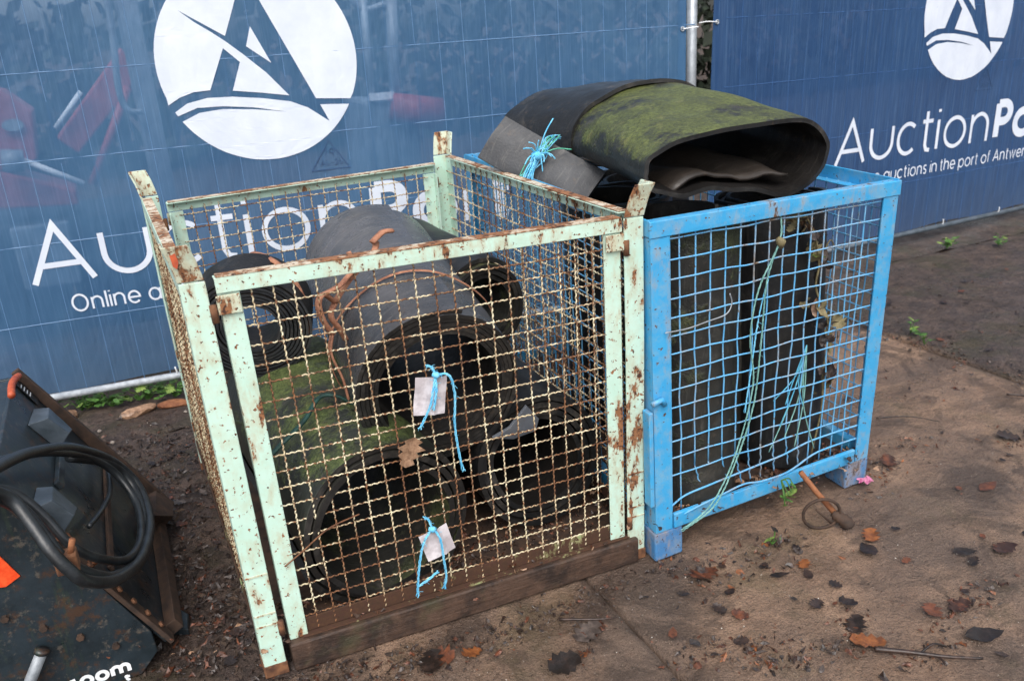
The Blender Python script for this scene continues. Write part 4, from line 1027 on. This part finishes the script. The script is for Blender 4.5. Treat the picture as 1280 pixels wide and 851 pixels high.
sprout('leafy_sprig', 'small green sprig poking out under the blue cage rail', (1.36, -.09, .14), [(1.352, -.12, .10), (1.365, -.125, .12), (1.345, -.125, .085), (1.372, -.12, .135), (1.356, -.13, .112)], .035, ['weed_pale', 'weed_green'])
sprout('seedling', 'tiny seedling with two leaves before the blue cage', (1.287, -.147, .0), [(1.29, -.15, .045), (1.275, -.15, .02), (1.3, -.16, .018)], .03, ['weed_pale', 'leaf_grey', 'leaf_dark'])
# dry vine climbing inside the blue cage front
vn = thing('dried_vine', 'withered vine with curled leaves tangled in the blue cage front', 'vine', (1.5, -.05, .1))
VP = [Vector(p) for p in ((1.40, -.03, .83), (1.444, -.035, .82), (1.474, -.04, .762), (1.485, -.045, .698), (1.485, -.04, .635), (1.513, -.05, .565), (1.539, -.045, .493), (1.53, -.04, .40), (1.545, -.03, .28), (1.53, -.02, .14))]
vp = spline(VP, 6); MB().tube(vp, .003, 5).build('stem', 'dry_vine', vn, smooth=True)
MB().tube(spline([VP[3], VP[3]+Vector((.05, .02, .05)), VP[3]+Vector((.09, .04, .02))], 5), .002, 5).build('stem', 'dry_vine', vn, smooth=True)
rv = random.Random(3)
for k in range(46):
    p = rv.choice(vp[2:46]) + Vector((rv.gauss(0, .016), rv.gauss(0, .012), rv.gauss(0, .012)))
    leaf_obj('leaf', rv.choice(['dry_vine', 'dry_vine', 'leaf_grey', 'leaf_tan', 'weed_pale' if k % 4 == 0 else 'dry_vine', 'leaf_dark']), rv.choice(['oak', 'plain']), k, p, rv.uniform(.026, .05), rv.uniform(0, 6), (rv.uniform(-1.4, 1.4), rv.uniform(-1.4, 1.4)), parent=vn)
for k in range(10):
    p = Vector((rv.uniform(1.36, 1.46), rv.uniform(-.04, .0), rv.uniform(.79, .845)))
    leaf_obj('leaf', rv.choice(['dry_vine', 'leaf_tan', 'petal_pink' if k == 0 else 'dry_vine']), 'oak', k, p, rv.uniform(.02, .035), rv.uniform(0, 6), (rv.uniform(-1.4, 1.4), rv.uniform(-1.4, 1.4)), parent=vn)
# twine hanging inside the blue cage front
t2 = thing('twine', 'long pale green twine hanging down inside the blue cage front', 'twine', (1.25, -.07, .1))
for P, mt, r_ in (([(1.328, -.07, .858), (1.323, -.078, .791), (1.273, -.07, .68), (1.255, -.068, .561), (1.268, -.07, .429), (1.217, -.078, .262), (1.132, -.095, .148), (1.034, -.10, .10)], 'twine_pale', .0021),
              ([(1.323, -.078, .791), (1.297, -.07, .696), (1.292, -.066, .552), (1.274, -.07, .383), (1.225, -.078, .255), (1.14, -.096, .14), (1.04, -.102, .105)], 'twine_pale', .0021),
              ([(1.30, -.07, .70), (1.285, -.06, .6), (1.262, -.066, .46), (1.245, -.07, .36)], 'twine_blue', .0018)):
    frayed(P, r_, int(P[-1][2]*1000)).build('strand', mt, t2, smooth=True)
MB().tube([(1.316, -.078, .80), (1.324, -.082, .79), (1.328, -.078, .775)], [.006, .012, .006], 7).build('knot', 'dry_vine', t2, smooth=True)
t3 = thing('twine', 'frayed blue twine bundle in the middle of the blue cage', 'twine', (1.42, .05, .35))
for k in range(8):
    e = Vector((1.40+rv.uniform(-.09, .13), -.052+rv.uniform(-.008, .006), .25+rv.uniform(-.08, .12)))
    MB().tube(spline([Vector((1.455, -.052, .49)), Vector((1.44, -.054, .43)).lerp(e, .45)+Vector((rv.uniform(-.025, .025), 0, .015)), e], 6), .0017, 5, True).build('strand', 'twine_teal' if k % 2 else 'twine_pale', t3, smooth=True)
t4 = thing('wire_scrap', 'thin bare wire stretched behind the upper left of blue cage mesh', 'wire', (1.05, -.075, .62))
MB().tube(spline([(1.0, -.075, .628), (1.06, -.078, .627), (1.12, -.08, .634), (1.17, -.08, .641), (1.185, -.08, .665), (1.178, -.08, .69)], 5), .0016, 5).build('strand', 'galvanised', t4, smooth=True)

# ------------------------------------------------------------------ weeds and stones along the fence
def weed(label, x, y, n, spread, size, seed):
    t_ = thing('weed', label, 'weed', (x, y, 0), 'weeds at the foot of the fence'); r = random.Random(seed)
    m = MB()
    for k in range(n):
        a = r.uniform(0, 6.28); L_ = r.uniform(.3, 1)*spread; tip = Vector((x+math.cos(a)*L_, y+math.sin(a)*L_*.6, r.uniform(.015, .06)))
        m.tube([(x, y, 0), ((x+tip.x)/2, (y+tip.y)/2, tip.z*.8+.01), tip], .0012, 4)
        leaf_obj('leaf', r.choice(['weed_green', 'weed_green', 'weed_pale']), r.choice(['oak', 'plain']), k, tip, size*r.uniform(.7, 1.3), a+r.uniform(-.6, .6), (r.uniform(-.5, .5), r.uniform(-.6, .3)), parent=t_)
    m.build('stem', 'weed_green', t_)
for i, (x, y, n, s_, lb) in enumerate(((-.36, 1.86, 26, .09, 'green weed clump nearest the black machine at the fence foot'), (-.25, 1.83, 26, .09, 'bright green weed clump under the fence, second from the machine'), (-.12, 1.82, 24, .08, 'weed clump behind the pale flat stone at the fence foot'), (-.02, 1.79, 20, .07, 'weed clump just left of green cage at the fence foot'))):
    weed(lb, x, y, n, s_, .038, i+3)
for i, (x, y, n, lb) in enumerate(((3.95, 1.5, 16, 'green weed on the mossy ground near the right photo edge'), (2.78, .72, 7, 'little weed in the slab joint beside the blue cage'), (2.72, .60, 6, 'little weed further along the slab joint'), (4.2, 1.38, 10, 'low weed at the far right foot of fence'))):
    weed(lb, x, y, n, .06, .03, i+23)
def stone_(label, C, s_, mat='stone', rz=0):
    m = MB(); bm = bmesh.new(); bmesh.ops.create_icosphere(bm, subdivisions=2, radius=1)
    for v in bm.verts: v.co *= 1+.25*nz(v.co.x*1.3+C[0]*9, v.co.y*1.3, v.co.z*1.3)
    c, sn = math.cos(rz), math.sin(rz)
    m.v = [((v.co.x*s_[0])*c-(v.co.y*s_[1])*sn, (v.co.x*s_[0])*sn+(v.co.y*s_[1])*c, v.co.z*s_[2]) for v in bm.verts]; m.f = [tuple(v.index for v in f.verts) for f in bm.faces]; m.mi = [0]*len(m.f); bm.free()
    o = m.build('stone', mat); o.location = C; tag(o, label, 'stone', 'loose stones by the fence')
stone_('flat pale stone in front of the weeds by the fence', (-.16, 1.70, .012), (.075, .03, .018), 'leaf_tan', .3)
stone_('pale lump of stone between black machine and weeds', (-.41, 1.80, .012), (.04, .03, .022), 'leaf_tan', .1)
stone_('reddish brick fragment near the green cage by the fence', (-.035, 1.70, .01), (.06, .03, .015), 'rust_orange', -.2)
for i, (x, y, lb) in enumerate(((-.30, 1.60, 'small pebble on the mud before the weed clumps'), (-.26, 1.47, 'tiny yellowish pebble on the mud left of green cage'), (.0, 1.60, 'small pale pebble right beside the green cage near the fence'))):
    stone_(lb, (x, y, .008), (.008, .007, .005), 'stone')

# ------------------------------------------------------------------ black machine attachment at the lower left
mc = thing('sweeper_attachment', 'black steel machine attachment with coiled hydraulic hoses at lower left', 'machine attachment', (-.4, .48, 0))
Y0, Y1 = .18, .86; T = Vector((-.41, 0, .52)); Bt = Vector((-.165, 0, .06)); nr = Vector((.883, 0, .469))
def S(u, y, o=0): p = T.lerp(Bt, u); return Vector((p.x, y, p.z)) + nr*o      # point on the sloping plate
m = MB(); m.hexa([S(0, Y0, -.012), S(1, Y0, -.012), S(1, Y1, -.012), S(0, Y1, -.012), S(0, Y0), S(1, Y0), S(1, Y1), S(0, Y1)]); m.build('slope_plate', 'machine_paint', mc, bevel=.003)
m = MB(); pl = [Vector((-.397, .165, .515)), Vector((-.196, .165, .104)), Vector((-.193, .165, .05)), Vector((-.235, .165, .004)), Vector((-.95, .165, .004)), Vector((-.95, .165, .46)), Vector((-.6, .165, .515))]
m.prism(pl, (0, .012, 0)); ep = m.build('end_plate', 'machine_paint', mc, bevel=.003)
m = MB(); pl2 = [p+Vector((0, Y1-.165, 0)) for p in pl]; m.prism(pl2, (0, .012, 0)); m.build('end_plate', 'machine_paint', mc, bevel=.003)
m = MB(); m.box(-.95, -.41, .18, Y1, .5, .512); m.build('top_plate', 'machine_paint', mc, bevel=.003)
m = MB(); m.box(-.96, -.948, .18, Y1, .01, .5); m.build('back_plate', 'machine_paint', mc, bevel=.003)
# rusty edge flange along near ridge and the far edge
m = MB(); m.hexa([S(0, Y0-.02, .001), S(1, Y0-.02, .001), S(1, Y0+.012, .001), S(0, Y0+.012, .001), S(0, Y0-.02, .012), S(1, Y0-.02, .012), S(1, Y0+.012, .012), S(0, Y0+.012, .012)]); m.build('edge_flange', 'rust_dark', mc, bevel=.002)
m = MB(); m.hexa([S(-.02, Y1-.012, .001), S(1.1, Y1-.012, .001), S(1.1, Y1+.005, .001), S(-.02, Y1+.005, .001), S(-.02, Y1-.012, .022), S(1.1, Y1-.012, .045), S(1.1, Y1+.005, .045), S(-.02, Y1+.005, .022)]); m.build('edge_flange', 'rust_dark', mc, bevel=.002)
m = MB(); m.hexa([S(.97, Y0+.03, .001), S(1.03, Y0+.03, .001), S(1.03, Y1-.02, .001), S(.97, Y1-.02, .001), S(.97, Y0+.03, .03), S(1.03, Y0+.03, .03), S(1.03, Y1-.02, .03), S(.97, Y1-.02, .03)]); m.build('bottom_bar', 'rust_dark', mc, bevel=.002)
m = MB(); m.hexa([(-.22, .30, .004), (-.125, .25, .004), (-.118, .31, .004), (-.2, .42, .004), (-.22, .30, .03), (-.125, .25, .022), (-.118, .31, .022), (-.2, .42, .05)]); m.build('skid_lug', 'machine_paint', mc, bevel=.003)
# gusset lugs: bent plates standing on the slope
for u, y, s_ in ((.22, .70, 1), (.28, .30, .9)):
    P = [S(u-.1*s_, y-.07*s_, .001), S(u+.10*s_, y-.05*s_, .001), S(u+.14*s_, y+.05*s_, .001), S(u-.08*s_, y+.06*s_, .001)]
    Q = [S(u-.06*s_, y-.05*s_, .04*s_), S(u+.07*s_, y-.04*s_, .045*s_), S(u+.11*s_, y+.04*s_, .035*s_), S(u-.05*s_, y+.04*s_, .035*s_)]
    m = MB(); m.hexa(P+Q); m.build('gusset', 'steel_dirty', mc, bevel=.002)
def hose(P, r=.0122):
    MB().tube(spline([Vector(p) for p in P], 7), r, 12).build('hose', 'hose', mc, smooth=True)
hose([(-.42, -.02, .66), (-.395, .022, .619), (-.375, .147, .583), (-.343, .324, .521), (-.289, .532, .421), (-.223, .672, .300), (-.176, .675, .208), (-.162, .513, .181), (-.186, .276, .226), (-.228, .095, .300), (-.268, .0, .372), (-.29, -.015, .415), (-.314, -.0, .462), (-.338, .04, .508), (-.362, .062, .552), (-.40, .02, .61)])
hose([(-.42, -.01, .63), (-.398, .008, .59), (-.375, .067, .55), (-.348, .09, .50), (-.323, .06, .455), (-.299, .03, .41), (-.266, .055, .352), (-.232, .125, .29), (-.198, .275, .222), (-.176, .48, .178), (-.186, .655, .215), (-.23, .66, .30), (-.30, .53, .40)])
hose([(-.44, .05, .60), (-.41, .10, .57), (-.365, .13, .53), (-.325, .12, .47), (-.29, .10, .40), (-.25, .14, .33), (-.21, .25, .25), (-.185, .42, .20), (-.185, .58, .21), (-.22, .64, .28), (-.27, .58, .37), (-.32, .42, .47), (-.36, .25, .55), (-.40, .12, .60)], .0095)
m = MB(); c = Vector((-.296, .03, .412)); m.box(c.x-.02, c.x+.02, c.y-.018, c.y+.018, c.z-.022, c.z+.016); m.build('hose_clamp', 'rust', mc, bevel=.003)
MB().tube([c+Vector((.005, 0, 0)), c+Vector((.02, -.01, .045))], .006, 7).build('clamp_bolt', 'rust_orange', mc, smooth=True)
for u, y in ((.35, .2), (.5, .195), (.62, .2)): MB().tube([S(u, y, .008), S(u, y, .024)], .009, 6).build('bolt', 'rust_orange', mc)
for k in range(11):
    q = S(.06+.085*k, Y0-.004, .013); m = MB(); m.tube([q, q+nr*.006], .007, 6); m.build('bolt', 'rust', mc)
for k in range(6):
    x = -.27-.06*k; m = MB(); m.tube([(x, .165, .10+.06*k*.8), (x, .157, .10+.06*k*.8)], .008, 6); m.build('bolt', 'rust_dark', mc)
m = MB(); m.hexa([S(.30, .44, .001), S(.34, .44, .001), S(.34, .82, .001), S(.30, .82, .001), S(.30, .44, .014), S(.34, .44, .014), S(.34, .82, .014), S(.30, .82, .014)]); m.build('stiffener', 'machine_paint', mc, bevel=.002)
m = MB(); m.hexa([S(.62, .26, .001), S(.65, .26, .001), S(.65, .8, .001), S(.62, .8, .001), S(.62, .26, .010), S(.65, .26, .010), S(.65, .8, .010), S(.62, .8, .010)]); m.build('stiffener', 'rust_dark', mc, bevel=.002)
MB().tube(spline([S(.45, .3, .03), S(.52, .42, .035), S(.6, .6, .03), S(.58, .74, .03)], 5), .006, 8).build('hose', 'hose', mc, smooth=True)
m = MB(); m.hexa([S(.86, .62, .001), S(1.04, .70, .001), S(1.06, .80, .001), S(.9, .8, .001), S(.88, .62, .05), S(1.02, .70, .06), S(1.04, .80, .06), S(.92, .8, .05)]); m.build('corner_bracket', 'rust_dark', mc, bevel=.002)
m = MB(); m.prism([Vector((-.46, .161, .40)), Vector((-.427, .161, .392)), Vector((-.401, .161, .33)), Vector((-.43, .161, .315)), Vector((-.46, .161, .32))], (0, .0035, 0)); m.build('reflector', 'orange_reflector', mc, bevel=.001)
MB().tube(spline([S(-.02, .66, .018), S(-.03, .72, .018), S(-.02, .78, .018), S(.0, .83, .016)], 5), .009, 8).build('pipe', 'orange_paint', mc, smooth=True)
m = MB(); m.hexa([S(.02, .80, .003), S(.16, .80, .003), S(.16, .845, .003), S(.02, .845, .003), S(.02, .80, .005), S(.16, .80, .005), S(.16, .845, .005), S(.02, .845, .005)]); m.build('data_label', 'rubber_black', mc)
lb = MB()
for k in range(4): lb.hexa([S(.04+.02*k, .805, .0055), S(.046+.02*k, .805, .0055), S(.046+.02*k, .828+.004*(k % 2), .0055), S(.04+.02*k, .828+.004*(k % 2), .0055), S(.04+.02*k, .805, .006), S(.046+.02*k, .805, .006), S(.046+.02*k, .828+.004*(k % 2), .006), S(.04+.02*k, .828+.004*(k % 2), .006)])
lb.build('label_print', 'white_print', mc)
MB().tube([(-.404, .145, .15), (-.44, .14, .09), (-.47, .135, .04)], .012, 12).build('ram_rod', 'steel_grey', mc, smooth=True)
MB().tube([(-.40, .146, .158), (-.404, .145, .15)], .015, 12).build('ram_cylinder', 'machine_paint', mc, smooth=True)
tx = MB(); ca, sa = math.cos(.16), math.sin(.16)
FT = lambda x, z, lay: (-.35+x, .1625-lay, .022+z+x*.0)
write(tx, [('r', -.03, 0, .022, .0085), ('o', -.006, 0, .029, .0085), ('o', .025, 0, .029, .0085), ('m', .056, 0, .042, .0085)], .038, .0085, FT)
write(tx, [('t', .077, -.021, .017, .006)], .02, .006, FT)
tx.build('lettering', 'white_print', mc)

# ------------------------------------------------------------------ things behind the fence, seen dimly through the left banner
rd = thing('red_loader', 'red machine with lifting arm dimly seen through the left banner', 'machine', (-.2, 3.1, 0))
m = MB(); m.prism([Vector((-.62, 3.0, 1.2)), Vector((-.44, 3.0, 1.15)), Vector((-.34, 3.0, 1.05)), Vector((-.37, 3.0, .83)), Vector((-.52, 3.0, .80)), Vector((-.7, 3.0, .9))], (0, .25, 0)); m.build('mast_head', 'red_machine', rd, bevel=.01)
MB().tube([(-.43, 2.985, 1.0), (-.43, 2.975, 1.0)], .045, 20, True, .6).build('disc', 'steel_grey', rd)
m = MB(); m.prism([Vector((-.27, 3.0, .92)), Vector((.09, 3.0, 1.30)), Vector((.15, 3.0, 1.17)), Vector((-.19, 3.0, .84))], (0, .12, 0)); m.build('lift_arm', 'red_machine', rd, bevel=.01)
MB().tube([(-.165, 3.0, .69), (.084, 3.0, 1.12)], .02, 8).build('brace', 'red_machine', rd, smooth=True)
MB().tube([(-.5, 2.88, .86), (-.415, 2.88, .85)], .05, 10).build('ram_body', 'steel_grey', rd, smooth=True)
MB().tube([(-.415, 2.88, .85), (-.195, 2.88, .715)], .014, 8).build('ram_rod', 'white_print', rd, smooth=True)
MB().tube([(-.26, 2.95, .97), (-.12, 2.95, 1.12)], .012, 8).build('ram_rod', 'white_print', rd, smooth=True)
m = MB(); m.prism([Vector((-.6, 3.0, .63)), Vector((-.24, 3.0, .60)), Vector((-.24, 3.0, .67)), Vector((-.53, 3.0, .80)), Vector((-.7, 3.0, .8))], (0, .3, 0)); m.build('chassis', 'red_machine', rd, bevel=.01)
m = MB(); m.box(-.75, .05, 3.05, 3.5, .25, .55); m.build('body', 'dark_back', rd, bevel=.02)
for x in (-.6, -.1): MB().tube([(x, 3.0, .25), (x, 3.18, .25)], .25, 24).build('wheel', 'rubber_black', rd, smooth=False)
m = MB(); m.box(-.55, -.3, 2.9, 2.95, .25, .55); m.build('grey_plate', 'machine_back', rd, bevel=.01)
gp = thing('steel_post', 'pale upright steel channel just behind the left banner', 'post', (.12, 2.5, 0))
m = MB(); m.box(.085, .175, 2.55, 2.6, 0, 1.9); m.build('channel', 'steel_grey', gp, bevel=.006)
MB().tube(spline([(.06, 2.5, 1.7), (.055, 2.5, 1.4), (.03, 2.5, 1.14), (.05, 2.5, 1.05), (.104, 2.5, 1.04)], 6), .014, 8).build('handle', 'steel_grey', gp, smooth=True)
gm = thing('grey_machine', 'grey and dark red machine seen faintly right of the white logo', 'machine', (1.3, 2.9, 0))
m = MB(); m.prism([Vector((1.10, 2.8, 0.05)), Vector((1.45, 2.8, .05)), Vector((1.45, 2.8, .80)), Vector((1.36, 2.8, .95)), Vector((1.16, 2.8, .97))], (0, .4, 0)); m.build('hood', 'machine_back', gm, bevel=.02)
MB().tube([(1.37, 2.8, 1.5), (1.33, 2.8, .98)], .03, 8).build('bar', 'steel_grey', gm, smooth=True)
MB().tube([(1.22, 2.8, 1.5), (1.21, 2.8, .97)], .02, 8).build('bar', 'steel_grey', gm, smooth=True)
MB().tube(spline([(1.15, 2.8, 1.46), (1.22, 2.8, 1.4), (1.33, 2.8, 1.42)], 5), .016, 8).build('bar', 'steel_grey', gm, smooth=True)
MB().tube([(1.30, 2.79, .93), (1.56, 2.79, .86)], [.07, .09], 14).build('lamp_housing', 'red_machine', gm, smooth=True)
m = MB(); m.box(1.19, 1.32, 2.77, 2.79, .965, 1.0); m.build('strip', 'white_print', gm)
# hedge far behind
hd = random.Random(5); m = MB()
for k in range(9000):
    x = hd.uniform(-9, 14); z = abs(hd.gauss(0, 1))*1.1; y = 9+hd.gauss(0, .35)+.4*nz(x, z, 1)
    z = min(z, 2.6+.6*nz(x*.8, 1, 2)); s_ = hd.uniform(.06, .16); a = Vector((hd.gauss(0, 1), hd.gauss(0, 1), hd.gauss(0, 1))).normalized(); b2 = a.orthogonal().normalized(); c2 = a.cross(b2)
    b = len(m.v); C = Vector((x, y, z)); m.v += [tuple(C+b2*s_), tuple(C+c2*s_*.6), tuple(C-b2*s_), tuple(C-c2*s_*.6)]; m.face(b, b+1, b+2, b+3)
tag(m.build('hedge', 'hedge_leaf'), 'dark green hedge far behind the banners', 'hedge', kind='stuff')
